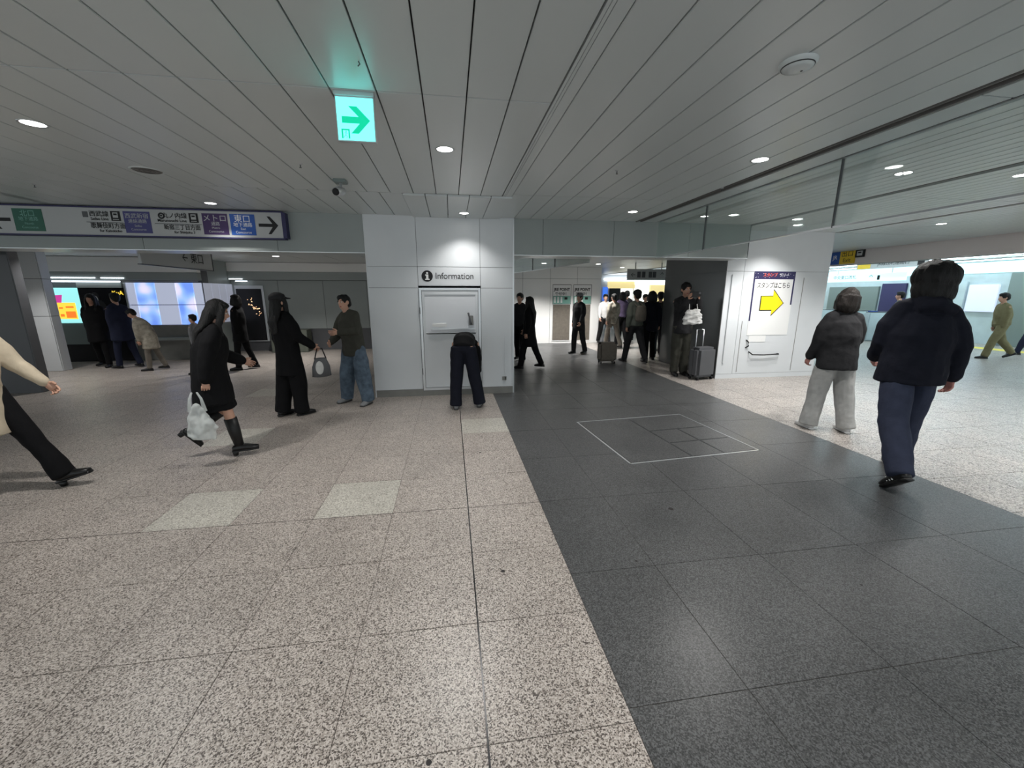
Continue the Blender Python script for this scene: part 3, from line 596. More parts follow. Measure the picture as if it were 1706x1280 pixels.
# ------------------------------------------------------------------ middle background
wr = boxo('wall_far', 1.4, 4.9, 13.0, 13.3, 0, 2.47, M['joint'], kind='structure')
for i in range(4):
    for b0, b1 in ((0, 2.08), (2.08, 2.45)): boxo('panel', 1.4+.9*i, min(4.9, 2.29+.9*i), 12.985, 13.002, b0+.003, b1-.003, M['wallwhite'], wr, .002)
def point_poster(x, lb):
    t = empty('point_poster', (x, 12.98, 0), label=lb, cat='poster', group='point card posters on the far white wall')
    obj('sheet', bx(0, .62, -.01, 0, .08, 1.9), M['white'], t); bm = bmesh.new(); [bxa(bm, *q) for q in ((0, .62, -.013, -.01, 1.885, 1.9), (0, .012, -.013, -.01, 1.28, 1.9), (.608, .62, -.013, -.01, 1.28, 1.9), (0, .62, -.013, -.01, 1.27, 1.285))]; obj('outline', bm, M['alud'], t)
    text('lettering', 'JRE POINT', .125, (.31, -.012, 1.74), M['black'], t, width=.54, bold=.004); text('lettering', '受付中！', .11, (.31, -.012, 1.60), M['black'], t, bold=.002)
    obj('green_field', bx(.02, .60, -.014, -.01, 1.29, 1.54), M['teal'], t); bm = bmesh.new(); [bxa(bm, x0, x0+.06, -.016, -.014, 1.32, 1.51) for x0 in (.05, .16, .27)]; obj('digit_print', bm, M['white'], t); obj('card_print', bx(.40, .50, -.016, -.014, 1.42, 1.5), M['black'], t)
    obj('lower_print', bx(.02, .60, -.012, -.01, .1, 1.26), M['taupe'], t)
    return t
point_poster(3.27, 'left white poster with green field reading JRE POINT'); point_poster(3.96, 'right white poster with green field reading JRE POINT')
# shops behind the crowd
sh = empty('wall_shop', (0, 0, 0), kind='structure')
boxo('core', 4.9, 13.4, 18.0, 18.3, 0, 2.45, M['wall'], sh); boxo('return_wall', 4.8, 4.9, 13.0, 18, 0, 2.45, M['wall'], sh)
for x0, x1, z0, z1, m in ((6.88, 7.1, 1.3, 1.9, 'shopblue'), (7.2, 7.7, 1.2, 1.85, 'black'), (7.1, 8.4, 1.86, 2.15, 'shopglow'), (7.75, 8.3, .8, 1.84, 'shopglow2'), (8.4, 9.1, 1.25, 2.0, 'shopglow2'), (9.15, 9.9, 1.25, 2.0, 'shopglow'), (8.5, 9.0, .5, 1.22, 'gategrey'), (9.2, 9.8, .5, 1.22, 'taupe'), (8.35, 10.2, 2.02, 2.2, 'shopglow2'), (9.95, 10.3, .6, 1.95, 'gatelit')):
    boxo('shop_panel', x0, x1, 17.93, 18.0, z0, z1, M[m], sh, .005)
boxo('shop_header', 6.9, 10.3, 17.85, 17.95, 2.22, 2.3, M['leddim'], sh)
cs = empty('hanging_sign', (5.52, 11.0, 2.12), label='white hanging sign with small icons and arrows above the far crowd', cat='sign')
obj('board', bx(-.62, .62, -.03, .03, -.14, .16, .004), M['signwhite'], cs); obj('hanger', bx(-.4, -.38, -.01, .01, .16, .33), M['alu'], cs); obj('hanger', bx(.38, .4, -.01, .01, .16, .33), M['alu'], cs)
for x0, s_ in ((-.46, '←'), (.40, '↑')): text('lettering', s_, .17, (x0, -.032, .0), M['black'], cs)
for x0 in (-.34, -.2, .0, .12): obj('icon', bx(x0, x0+.1, -.033, -.03, -.07, .09), M['walldark'], cs)
text('lettering', 'E', .17, (.55, -.032, 0), M['black'], cs)
# ------------------------------------------------------------------ right hall with gates
FX = 10.9
fa = boxo('trim_4', 10.6, FX, -3, 22, 2.36, 2.9, M['rail'], kind='structure'); M['fascia'] = mat('fascia', srgb(222, 214, 212), .5)
boxo('facing', 10.585, 10.6, -3, 22, 2.36, 2.86, M['fascia'], fa)
def fsign(name, x, yc, zc, w_, h_, m, lb): 
    t = empty(name, (x, yc, zc), -PI/2, label=lb, cat='sign'); obj('board', bx(-w_/2, w_/2, -.03, 0, -h_/2, h_/2, .003), M[m], t); return t
q = atx(1413, 428, 10.58); t = fsign('exit_direction_sign', 10.58, q.y, q.z, .42, .36, 'signyellow', 'yellow exit sign on the fascia right of the pillar')
text('lettering', '出口', .17, (0, -.032, .07), M['black'], t); text('lettering', 'Exit', .14, (0, -.032, -.09), M['black'], t)
q = atx(1434, 422, 10.58); t = fsign('bus_icon_sign', 10.58, q.y, q.z, .24, .2, 'black', 'small black pictogram sign beside the yellow exit sign')
obj('pictogram', bx(-.07, .07, -.033, -.03, -.06, .06), M['signwhite'], t); obj('pictogram_window', bx(-.045, .045, -.036, -.033, 0, .035), M['black'], t)
q = atx(1393, 430, 10.58); t = fsign('blue_sign', 10.58, q.y, q.z, .28, .36, 'sblue', 'blue sign partly hidden behind the pillar edge'); text('lettering', 'JR', .15, (0, -.032, 0), M['white'], t)
q = atx(1488, 440, 13.0); t = fsign('hanging_gate_sign', 12.9, q.y, q.z, 2.0, .22, 'signwhite', 'white hanging sign with yellow tile behind the woman in grey trousers'); obj('yellow_tile', bx(-.95, -.55, -.034, -.03, -.1, .1), M['signyellow'], t); text('lettering', 'JR線改札連絡口', .13, (.1, -.033, .02), M['black'], t); obj('icon', bx(.75, .92, -.034, -.03, -.08, .08), M['black'], t); obj('hanger', bx(-.6, -.58, -.02, -.01, .11, .3), M['alu'], t); obj('hanger', bx(.6, .62, -.02, -.01, .11, .3), M['alu'], t)
q = atx(1437, 463, 13.5); t = fsign('lit_gate_sign', 13.5, q.y, q.z, 2.7, .24, 'gatelit', 'long backlit sign with small arrow above the ticket gates'); text('lettering', '中央東口改札', .14, (-.6, -.033, .02), M['black'], t); text('lettering', '↑', .2, (.3, -.033, 0), M['black'], t); obj('icon', bx(.5, .58, -.034, -.03, -.08, .06), M['black'], t); obj('hanger', bx(-.9, -.88, -.02, -.01, .12, 2.66-q.z), M['alu'], t); obj('hanger', bx(.9, .92, -.02, -.01, .12, 2.66-q.z), M['alu'], t)
# ceiling tubes (real fittings) with their light
for i, (x, y0, y1) in enumerate(((12.3, 8, 18), (12.3, -1, 7), (14.6, 3, 18), (16.4, 3, 18))):
    t = empty('tube_light', (x, (y0+y1)/2, 2.655), label=['long cold tube light nearest the fascia', 'long cold tube light outside the right frame edge', 'long cold tube light over the ticket gates', 'long cold tube light by the far gate wall'][i], cat='light', group='cold tube lights in the gate hall')
    obj('tray', bx(-.09, .09, -(y1-y0)/2, (y1-y0)/2, -.03, 0, .004), M['alu'], t); obj('tube', bx(-.05, .05, -(y1-y0)/2+.05, (y1-y0)/2-.05, -.05, -.03, .01), M['tube'], t)
    l = bpy.data.lights.new('tube_lamp', 'AREA'); l.shape = 'RECTANGLE'; l.size = .12; l.size_y = (y1-y0); l.energy = GATE_W*(y1-y0)/10; l.color = (.78, .94, 1)
    o = bpy.data.objects.new('lamp', l); C.objects.link(o); o.parent = t; o.location = (0, 0, -.06)
gwall = boxo('wall_gate', 17.2, 17.5, -3, 24, 0, 2.7, M['gatewall'], kind='structure')
for y0, y1, z0, z1, m in ((10.62, 11.38, 1.03, 1.9, 'litwhite'), (9.2, 10.4, 0, 2.25, 'gategrey'), (11.45, 13.2, .7, 2.0, 'gatewall'), (13.3, 14.2, .0, 2.0, 'navy'), (14.3, 16.5, .3, 1.9, 'gategrey'), (2, 24, 2.26, 2.6, 'gatelit'), (6.5, 9.0, .9, 1.9, 'gategrey')):
    boxo('panel', 17.12, 17.2, y0, y1, z0, z1, M[m], gwall, .01)
boxo('tactile_strip', 15.6, 16.1, 2, 22, .0005, .004, M['tactile'], floor)
def gate(y, lb):
    t = empty('ticket_gate', (14.2, y, 0), label=lb, cat='ticket gate', group='ticket gates in the bright hall')
    obj('cabinet', bx(0, 1.4, -.1, .1, 0, .98, .03), M['gatewall'], t); obj('top_panel', bx(.05, 1.35, -.09, .09, .98, 1.0, .005), M['walldark'], t); obj('reader', bx(.1, .35, -.08, .08, 1.0, 1.03, .01), M['sblue'], t); obj('flap', bx(.6, .75, .1, .3, .5, .8, .01), M['gategrey'], t); obj('kick_plate', bx(-.005, .0, -.09, .09, .02, .2), M['alu'], t)
for i, y in enumerate((11.0, 12.1, 13.2, 14.3)): gate(y, ['ticket gate nearest, between the man and the khaki pedestrian', 'second ticket gate from the right', 'third ticket gate from the right', 'ticket gate farthest, by the pillar edge'][i])
# ------------------------------------------------------------------ people
JOBS = []                                    # (temp object, target object, noise amplitude, noise scale, extra bmesh)
def soft(name, bm, m, parent, voxel, it=4, amp=0, sc=(9, 9, 3), extra=None, **k):
    me = bpy.data.meshes.new('tmp'); bm.to_mesh(me); bm.free(); t = bpy.data.objects.new('tmp_soft', me); C.objects.link(t)
    r = t.modifiers.new('r', 'REMESH'); r.mode = 'VOXEL'; r.voxel_size = voxel; r.adaptivity = 0
    s = t.modifiers.new('s', 'SMOOTH'); s.factor = .6; s.iterations = it
    o = meshobj(name, bpy.data.meshes.new(name), parent, **k); JOBS.append((t, o, m, amp, sc, extra)); return o
def dirv(flex, abd, s): return V((s*math.sin(abd), math.sin(flex)*math.cos(abd), -math.cos(flex)*math.cos(abd)))
def person(label, x, y, rot, h=1.7, legL=(0, .04, .05), legR=(0, .04, .05), footL=0, footR=0, spine=(0, 0), armL=(0, .12, .25), armR=(0, .12, .25), head=(0, 0, 0),
           top='black_cloth', bot='black_cloth', shoe='shoeblack', hair='short', hm='hair', wide=0, hem=0, topw=1, skirt=False, lod=0, group=None, skin='skin', ankle=None, cap=None, heel=0, backpack=None, boots=False, sleeve_in=0, hood=False, coat=None, z=0, cuff=None, stripes=False, name='person'):
    R_ = math.radians; S = h/1.72
    root = empty(name, (x, y, z), R_(rot), label=label, cat='person', group=group)
    legs = {-1: [R_(a) if i != 1 else R_(a) for i, a in enumerate(legL)], 1: [R_(a) for a in legR]}
    arms = {-1: [R_(a) for a in armL], 1: [R_(a) for a in armR]}
    fp = {-1: R_(footL), 1: R_(footR)}
    TH, SH_, AH = .43*S, .42*S, .075*S
    J = {}
    for s in (-1, 1):
        hp = V((s*.088*S, 0, 0)); a, b, k = legs[s]; d1 = dirv(a, b, s); kn = hp+d1*TH; d2 = dirv(a-k, b, s); an = kn+d2*SH_
        f = V((s*.12, math.cos(fp[s]), math.sin(fp[s]))).normalized(); dn = V((0, math.sin(fp[s]), -math.cos(fp[s])))
        J[s] = (hp, kn, an, f, dn)
    low = min(min((J[s][2]+J[s][4]*(AH+heel)).z, (J[s][2]+J[s][4]*AH+J[s][3]*.17*S).z) for s in (-1, 1))
    base = V((0, 0, -low))
    for s in (-1, 1): J[s] = tuple(v+base for v in J[s][:3])+J[s][3:]
    lf, ls = R_(spine[0]), R_(spine[1]); pel = base.copy()
    up = lambda t: V((math.sin(ls*t), math.sin(lf*t)*math.cos(ls*t), math.cos(lf*t)*math.cos(ls*t))).normalized()
    P = [pel]; 
    for t, l in ((.35, .12), (.75, .14), (1, .15), (1.05, .10)): P.append(P[-1]+up(t)*l*S)
    neck0 = P[-1]; upn = up(1); side = V((math.cos(ls), 0, -math.sin(ls))); fwd = upn.cross(side)*-1
    fwd = V((0, 0, 0))+side.cross(upn)*-1
    hp_, hs_, hy_ = [R_(a) for a in head]
    Rh = Matrix.Rotation(-hy_, 3, 'Z') @ Matrix((side, fwd, upn)).transposed() @ Matrix.Rotation(hs_, 3, 'Y') @ Matrix.Rotation(hp_, 3, 'X')
    hz = Rh @ V((0, 0, 1)); hc = neck0+upn*.075*S+hz*.10*S+(Rh @ V((0, .012*S, 0)))
    SHO = {s: P[3]+side*s*.165*S*(.93 if topw < 1 else 1)+upn*.052*S for s in (-1, 1)}
    A = {}
    for s in (-1, 1):
        a, b, e = arms[s][:3]; inn = arms[s][3] if len(arms[s]) > 3 else 0
        d1 = dirv(a, b, s); el = SHO[s]+d1*.27*S; d2 = dirv(a+e, -inn if inn else b*.4, s); wr = el+d2*.24*S
        n = V((-s, 0, 0)); n = (n-d2*n.dot(d2)).normalized(); A[s] = (SHO[s], el, wr, d2, n)
    vox = [.0095, .013, .018][lod]; seg = 12
    # ---- body: one continuous surface
    bm = bmesh.new()
    tube(bm, [pel-V((0, 0, .03*S)), P[1], P[2], P[3]+upn*.03*S, P[3]+upn*.085*S], [(.145*S, .10*S), (.13*S, .09*S), (.14*S, .095*S), (.15*S, .095*S), (.11*S, .07*S)], side)
    tube(bm, [P[3]+upn*.05*S, neck0+upn*.02*S, hc-hz*.04*S], [(.07*S, .06*S), (.052*S, .054*S), (.05*S, .055*S)], side)
    for s in (-1, 1):
        hp, kn, an, f, dn = J[s]; tube(bm, [hp+V((0, 0, .02)), (hp+kn)/2, kn, kn*.65+an*.35, an], [.085*S, .072*S, .052*S, .052*S, .034*S])
        tube(bm, [an-f*.03*S+dn*.03*S, an+f*.08*S+dn*.045*S, an+f*.16*S+dn*.055*S], [(.033*S, .028*S), (.04*S, .022*S), (.03*S, .014*S)])
        sh, el, wr, d, n = A[s]; tube(bm, [sh, (sh+el)/2, el, el*.6+wr*.4, wr], [.052*S, .045*S, .038*S, .038*S, .026*S])
        tube(bm, [wr-d*.01, wr+d*.04*S, wr+d*.085*S], [(.017*S, .028*S), (.018*S, .040*S), (.015*S, .038*S)], n)
    ell(bm, hc+Rh @ V((0, -.012*S, .03*S)), (.078*S, .094*S, .088*S), Rh); ell(bm, hc+Rh @ V((0, .018*S, -.035*S)), (.060*S, .070*S, .078*S), Rh)
    tube(bm, [hc+Rh @ V((0, .080*S, .012*S)), hc+Rh @ V((0, .100*S, -.022*S)), hc+Rh @ V((0, .088*S, -.034*S))], [.011*S, .017*S, .016*S])
    ell(bm, hc+Rh @ V((0, .060*S, -.085*S)), (.028*S, .025*S, .020*S), Rh)
    for s in (-1, 1): ell(bm, hc+Rh @ V((s*.080*S, -.008*S, -.012*S)), (.014*S, .022*S, .034*S), Rh, 8, 8)
    ex_ = bmesh.new()
    for s in (-1, 1):
        sh, el, wr, d, n = A[s]; ac = d.cross(n)*(1 if s > 0 else -1)          # across the palm, towards the thumb
        if ac.y < 0: ac = -ac
        pe = wr+d*.08*S
        for i, L_ in enumerate((.068, .076, .070, .056)):
            o_ = pe+ac*(.030-.020*i)*S; c1, c2 = .35+.08*i, .95+.1*i
            q1 = o_+(d*math.cos(c1)+n*math.sin(c1))*L_*.5*S; q2 = q1+(d*math.cos(c2)+n*math.sin(c2))*L_*.33*S; q3 = q2+(d*math.cos(c2+.5)+n*math.sin(c2+.5))*L_*.25*S
            tube(ex_, [o_-d*.02*S, o_, q1, q2, q3], [.0088*S, .0092*S, .0085*S, .0078*S, .0066*S], n, 8)
        t0 = wr+d*.022*S+ac*.022*S; t1 = t0+(d*.55+ac*.75+n*.3).normalized()*.035*S; t2 = t1+(d*.85+ac*.3+n*.45).normalized()*.034*S
        tube(ex_, [t0-ac*.015*S, t0, t1, t2], [.013*S, .0125*S, .0105*S, .0085*S], n, 8)
    me_x = bpy.data.meshes.new('x'); ex_.to_mesh(me_x); ex_.free()
    body = soft('body', bm, M[skin], root, vox, 3, extra=me_x)
    if lod < 2:
        b_ = bmesh.new(); ell(b_, hc+Rh @ V((0, .083*S, -.062*S)), (.022*S, .008*S, .007*S), Rh, 10, 8); obj('lips', b_, M['lip'], root, smooth=True)
        for s in (-1, 1):
            b_ = bmesh.new(); ell(b_, hc+Rh @ V((s*.031*S, .072*S, .004*S)), (.014*S, .013*S, .009*S), Rh, 12, 8); e_ = obj('eye', b_, M['eyew'], root, smooth=True)
            b_ = bmesh.new(); ell(b_, hc+Rh @ V((s*.031*S, .082*S, .004*S)), (.006*S, .004*S, .006*S), Rh, 10, 8); obj('iris', b_, M['black'], e_, smooth=True)
            b_ = bmesh.new(); tube(b_, [hc+Rh @ V((s*.014*S, .084*S, .022*S)), hc+Rh @ V((s*.032*S, .082*S, .027*S)), hc+Rh @ V((s*.050*S, .070*S, .021*S))], [.0035*S]*3, seg=6); obj('eyebrow', b_, M['hair'], root, smooth=True)
    # ---- trousers
    if not skirt:
        bm = bmesh.new(); w_ = 1+wide
        tube(bm, [pel-V((0, 0, .05*S)), pel+up(.2)*.09*S], [(.165*S, .122*S), (.148*S, .108*S)], side)
        for s in (-1, 1):
            hp, kn, an, f, dn = J[s]; e = an+(an-kn).normalized()*.02*S
            tube(bm, [hp+V((0, 0, .02)), hp*.5+kn*.5, kn, kn*.5+an*.5, e], [(.098*S, .106*S), (.086*S*(1+wide*.5), .088*S*(1+wide*.5)), (.068*S*w_, .07*S*w_), (.062*S*w_, .064*S*w_), ((ankle or .058*w_)*S, (ankle or .058*w_)*S)], dome=.15, seg=14)
        soft('trousers', bm, M[bot], root, vox*1.1, 3, .007*S, (7, 7, 4))
    else:
        bm = bmesh.new(); z_ = pel+V((0, .02, -.40*S))
        tube(bm, [pel+V((0, 0, .12*S)), pel, z_*.5+pel*.5, z_], [(.13*S, .10*S), (.165*S, .125*S), (.185*S, .15*S), (.20*S, .18*S)], side, dome=.1, seg=18); soft('skirt', bm, M[bot], root, vox*1.1, 2, .008*S, (9, 9, 2))
    # ---- top
    bm = bmesh.new(); q = topw; q1 = 1+(topw-1)*.4; hemv = -V((0, 0, 1)) if lf < .6 else -up(.2)
    pts = [pel+hemv*(hem+.02)*S, pel, P[1], P[2], P[3], P[3]+upn*.06*S, P[3]+upn*.115*S]
    hw = (.155+.06*hem)*q
    tube(bm, pts, [(hw*1.04*S, (.122+.09*hem)*q*S), (.165*q*S, .130*q*S), (.158*q*S, .122*q*S), (.170*q*S, .130*q*S), (.170*q1*S, .125*q1*S), (.115*q1*S, .095*S), (.078*S, .072*S)], side, dome=.1, seg=18)
    for s in (-1, 1):
        sh, el, wr, d, n = A[s]; tube(bm, [sh-side*s*.03*S, sh*.5+el*.5, el, el*.5+wr*.5, wr-d*.005*S], [(.074*q1*S, .074*q1*S), (.068*q*S, .07*q*S), (.060*q*S, .062*q*S), (.052*q*S, .054*q*S), (.043*q*S, .045*q*S)], dome=.9)
        tube(bm, [sh+upn*.005*S, P[3]+upn*.115*S+side*s*.045*S], [(.055*q1*S, .055*q1*S), (.05*S, .055*S)], fwd, dome=.8)
    tube(bm, [P[3]+upn*.10*S, neck0+upn*.015*S], [(.072*S, .070*S), (.062*S, .062*S)], side, dome=.1)
    if hood: ell(bm, neck0-fwd*.035*S+upn*.01*S, (.125*S, .10*S, .085*S)); tube(bm, [P[3]+upn*.06*S-fwd*.10*S-side*.10*S, P[3]+upn*.10*S-fwd*.13*S, P[3]+upn*.06*S-fwd*.10*S+side*.10*S], [.045*S, .062*S, .045*S], V((0, 0, 1)))
    soft({'s': 'jacket', 'c': 'coat'}[coat or 's'], bm, M[top], root, vox*1.1, 3, .007*S, (6, 6, 5))
    # ---- shoes
    for s in (-1, 1):
        hp, kn, an, f, dn = J[s]; sd = f.cross(dn).normalized(); b_ = bmesh.new(); so = an+dn*(AH-.012*S)
        tube(b_, [so-f*.055*S-dn*.028*S, so-f*.02*S-dn*.034*S, so+f*.05*S-dn*.034*S, so+f*.12*S-dn*.022*S, so+f*.175*S-dn*.016*S], [(.036*S, .036*S), (.040*S, .044*S), (.043*S, .042*S), (.050*S, .032*S), (.040*S, .024*S)], sd, 14, .6)
        tube(b_, [so-dn*.02*S, an-dn*.02*S], [(.038*S, .045*S), (.040*S, .045*S)], sd, 12, .1)
        shn = obj('shoe', b_, M[shoe], root, smooth=True)
        b_ = bmesh.new(); tube(b_, [so-f*.075*S, so, so+f*.09*S, so+f*.185*S], [(.034*S, .014*S), (.040*S, .014*S), (.048*S, .014*S), (.036*S, .013*S)], sd, 12, .2); obj('sole', b_, M[{'shoeblack': 'shoeblack', 'shoewhite': 'shoewhite'}.get(shoe, 'sole')], shn, smooth=True)
        if stripes:
            for kk in (.03, .055, .08):
                for s2 in (-1, 1): b_ = bmesh.new(); tube(b_, [so+f*kk*S+sd*s2*.040*S-dn*.015*S, so+f*(kk+.02)*S+sd*s2*.030*S-dn*.052*S], [.006*S, .005*S], seg=6); obj('stripe', b_, M['white'], shn)
        if heel: b_ = bmesh.new(); tube(b_, [so-f*.045*S, so-f*.045*S+dn*heel], [(.030*S, .032*S), (.024*S, .026*S)], sd, 12, .1); obj('heel', b_, M['shoeblack'], shn, smooth=True)
        if boots: b_ = bmesh.new(); tube(b_, [an, an*.6+kn*.4, an*.22+kn*.78], [(.044*S, .046*S), (.056*S, .060*S), (.060*S, .064*S)], sd, 14, .1); obj('boot_shaft', b_, M['stocking'], root, smooth=True)
    # ---- hair
    b_ = bmesh.new(); q = lambda a, b, c: hc+Rh @ V((a*S, b*S, c*S))
    ell(b_, q(0, -.022, .038), (.092*S, .100*S, .096*S), Rh, 20, 14); ell(b_, q(0, .030, .085), (.070*S, .060*S, .038*S), Rh, 14, 10)
    if hair == 'long':
        bk = P[3]-fwd*.13*S
        tube(b_, [q(0, -.045, .02), q(0, -.075, -.10), neck0-fwd*.085*S, bk+upn*.02*S, bk-upn*.14*S], [(.098*S, .075*S), (.105*S, .060*S), (.110*S, .050*S), (.105*S, .038*S), (.07*S, .022*S)], side, 16)
        for s in (-1, 1): tube(b_, [q(s*.068, .02, .05), q(s*.086, .035, -.05), q(s*.085, .025, -.15), P[3]+side*s*.085*S+fwd*.10*S-upn*.02*S], [(.026*S, .04*S), (.024*S, .035*S), (.03*S, .035*S), (.025*S, .02*S)], side, 10)
    if hair == 'bob':
        tube(b_, [q(0, -.03, .03), q(0, -.04, -.09), q(0, -.035, -.135)], [(.118*S, .098*S), (.128*S, .094*S), (.112*S, .08*S)], side, 16)
        for s in (-1, 1): tube(b_, [q(s*.075, .03, .05), q(s*.088, .045, -.04), q(s*.083, .04, -.12)], [(.025*S, .035*S)]*3, side, 10)
    if hair == 'big':
        ell(b_, q(0, -.03, .035), (.148*S, .125*S, .130*S), Rh); ell(b_, q(0, -.04, -.07), (.138*S, .10*S, .13*S), Rh)
    if hair == 'short': ell(b_, q(0, -.05, -.01), (.080*S, .070*S, .075*S), Rh)
    soft('hair', b_, M[hm], root, vox, 2, .006*S, (26, 26, 5))
    if cap:
        b_ = bmesh.new(); ell(b_, q(0, -.015, .062), (.100*S, .110*S, .082*S), Rh); tube(b_, [q(0, .08, .06), q(0, .165, .045)], [(.07*S, .010*S), (.055*S, .006*S)], side, 14); soft('cap', b_, M[cap], root, vox, 2)
    if backpack:
        b_ = bmesh.new(); c0 = P[2]-fwd*.19*S; tube(b_, [c0-upn*.15*S, c0, c0+upn*.18*S], [(.14*S, .07*S), (.15*S, .09*S), (.12*S, .065*S)], side, 14, .4); soft('backpack', b_, M[backpack], root, vox, 2, .004)
        for s in (-1, 1): b_ = bmesh.new(); tube(b_, [c0+side*s*.08*S+upn*.16*S, P[3]+side*s*.09*S+upn*.12*S+fwd*.0, P[3]+side*s*.10*S+upn*.04*S+fwd*.13*S, P[1]+side*s*.13*S+fwd*.05*S], [(.022*S, .008*S)]*4, side, 8); obj('strap', b_, M[backpack], root, smooth=True)
    return dict(root=root, J=J, A=A, P=P, hc=hc, Rh=Rh, S=S, side=side, fwd=fwd, upn=upn)
def world(pp, v): return pp['root'].matrix_basis @ v
# rot: 0 faces away from the camera, -90 walks to the right, 90 to the left, 180 faces the camera
# 1 girl in short black coat, striding right with a clear plastic bag
g = person('person with long black hair, black coat and knee boots striding right', -2.33, 4.22, -62, 1.52, legR=(14, 2, 6), legL=(14, 2, 70), footL=-55, footR=0, spine=(14, 0), armR=(-20, 8, 12), armL=(4, 10, 60), head=(-4, 0, 0),
           hair='long', skirt=True, bot='black_cloth', hem=.30, topw=1.32, boots=True, heel=.045, coat='c')
wr = world(g, g['A'][1][2]+g['A'][1][3]*.08)
def bag(loc, rz, label):
    t = empty('plastic_bag', loc, rz, label=label, cat='bag')
    b_ = bmesh.new(); tube(b_, [(0, 0, -.14), (.0, 0, -.24), (.02, 0, -.36), (.0, 0, -.45)], [(.02, .02), (.08, .03), (.13, .045), (.11, .04)], V((1, 0, 0)), 18, .3); soft('sack', b_, M['plastic'], t, .009, 2, .014, (14, 14, 9))
    for s in (-1, 1): b_ = bmesh.new(); tube(b_, [(s*.02, 0, -.02), (s*.045, 0, -.08), (s*.06, 0, -.20)], [(.008, .004), (.012, .004), (.02, .006)], seg=8); obj('handle', b_, M['plastic'], t, smooth=True)
    b_ = bmesh.new(); ell(b_, (.03, 0, -.33), (.07, .03, .08)); obj('contents', b_, M['white_cloth'], t, smooth=True)
    return t
bg = bag((wr.x-.05, wr.y-.09, wr.z+.01), .15, 'clear plastic carrier bag held by the girl in black coat')
# 2 woman in black with wide trousers, light cap/hair band, leaning
g = person('person in loose black coat and wide black trousers with grey cap, behind the girl', -2.13, 5.62, -38, 1.60, legL=(-6, 1, 4), legR=(6, 1, 6), footL=0, footR=0, spine=(-2, -6), armL=(5, 10, 15), armR=(12, 16, 40), head=(0, 0, 0), hair='long', wide=.6, ankle=.10, hem=.30, topw=1.12, cap='charcoal', coat='c')
wr = world(g, g['A'][1][2])
t = empty('hand_bag', (wr.x+.10, wr.y-.06, wr.z-.12), .5, label='small bag with white side at the hand of the person in wide trousers', cat='bag')
b_ = bmesh.new(); tube(b_, [(0, 0, -.28), (0, 0, -.15), (0, 0, -.04)], [(.12, .05), (.11, .05), (.07, .03)], seg=14, dome=.3); obj('pouch', b_, M['walldark'], t, smooth=True)
b_ = bmesh.new(); tube(b_, [(-.07, 0, -.05), (-.03, 0, .09), (.03, 0, .09), (.07, 0, -.05)], [.008]*4, seg=8); obj('handle', b_, M['black'], t, smooth=True); b_ = bmesh.new(); ell(b_, (-.03, -.05, -.16), (.05, .012, .09)); obj('side_patch', b_, M['white_cloth'], t, smooth=True)
# 3 person in baggy jeans at the booth corner
person('person in baggy blue jeans and dark olive jacket at the booth corner', -1.42, 6.13, 150, 1.60, legL=(2, 8, 4), legR=(2, 9, 4), spine=(-3, 14), armL=(20, 8, 70, 25), armR=(12, 10, 60, 20), hair='short', top='dark_olive', bot='jeans', wide=.75, ankle=.10, shoe='shoegrey', hem=.12, topw=1.15, lod=1, coat='c')
# 4 bent-over person in front of the information door
person('person in navy trousers bending down before the information door', .16, 5.62, -6, 1.60, legL=(-2, 3, 4), legR=(4, 9, 2), spine=(112, 0), armL=(10, 6, 15), armR=(10, 6, 15), head=(0, 0, 0), hair='short', top='black_cloth', bot='navy_trousers', wide=.45, ankle=.095, shoe='shoegrey', hem=-.04)
# 5 couple, seen from behind
person('person with dark hair, black jacket and pale grey sweatpants, walking away', 4.43, 4.02, -12, 1.66, legL=(6, 6, 6), legR=(-4, 5, 6), spine=(3, 2), armL=(4, 12, 20), armR=(14, 12, 35), head=(0, 4, 20), hair='bob', hm='hairb', top='charcoal', bot='light_sweat', wide=.55, ankle=.10, shoe='shoewhite', hem=.12, topw=1.28, skin='skinpink')
# 6 tall man
person('tall person in black hooded top and dark trousers striding away on the right', 3.88, 2.84, -24, 1.84, legL=(-20, 5, 18), legR=(14, 3, 6), footL=-38, footR=0, spine=(5, 5), armL=(10, 9, 40, 12), armR=(-6, 15, 14), head=(-4, 0, 8), hair='big', top='navy_black', bot='slate_trousers', wide=.42, ankle=.082, shoe='shoeblack', hem=.08, topw=1.34, hood=True, stripes=True, skin='skinpink')
# 7 walker cut by the left edge
g = person('person in beige coat and black trousers walking in at the left edge', -3.64, 3.58, -88, 1.62, legL=(27, 2, 3), legR=(-28, 3, 18), footL=16, footR=-30, spine=(6, 0), armL=(24, 10, 20), armR=(-20, 10, 20), hair='long', top='beige_coat', bot='black_cloth', hem=.32, topw=1.05, wide=.15, ankle=.085, heel=.05, shoe='shoeblack', coat='c')
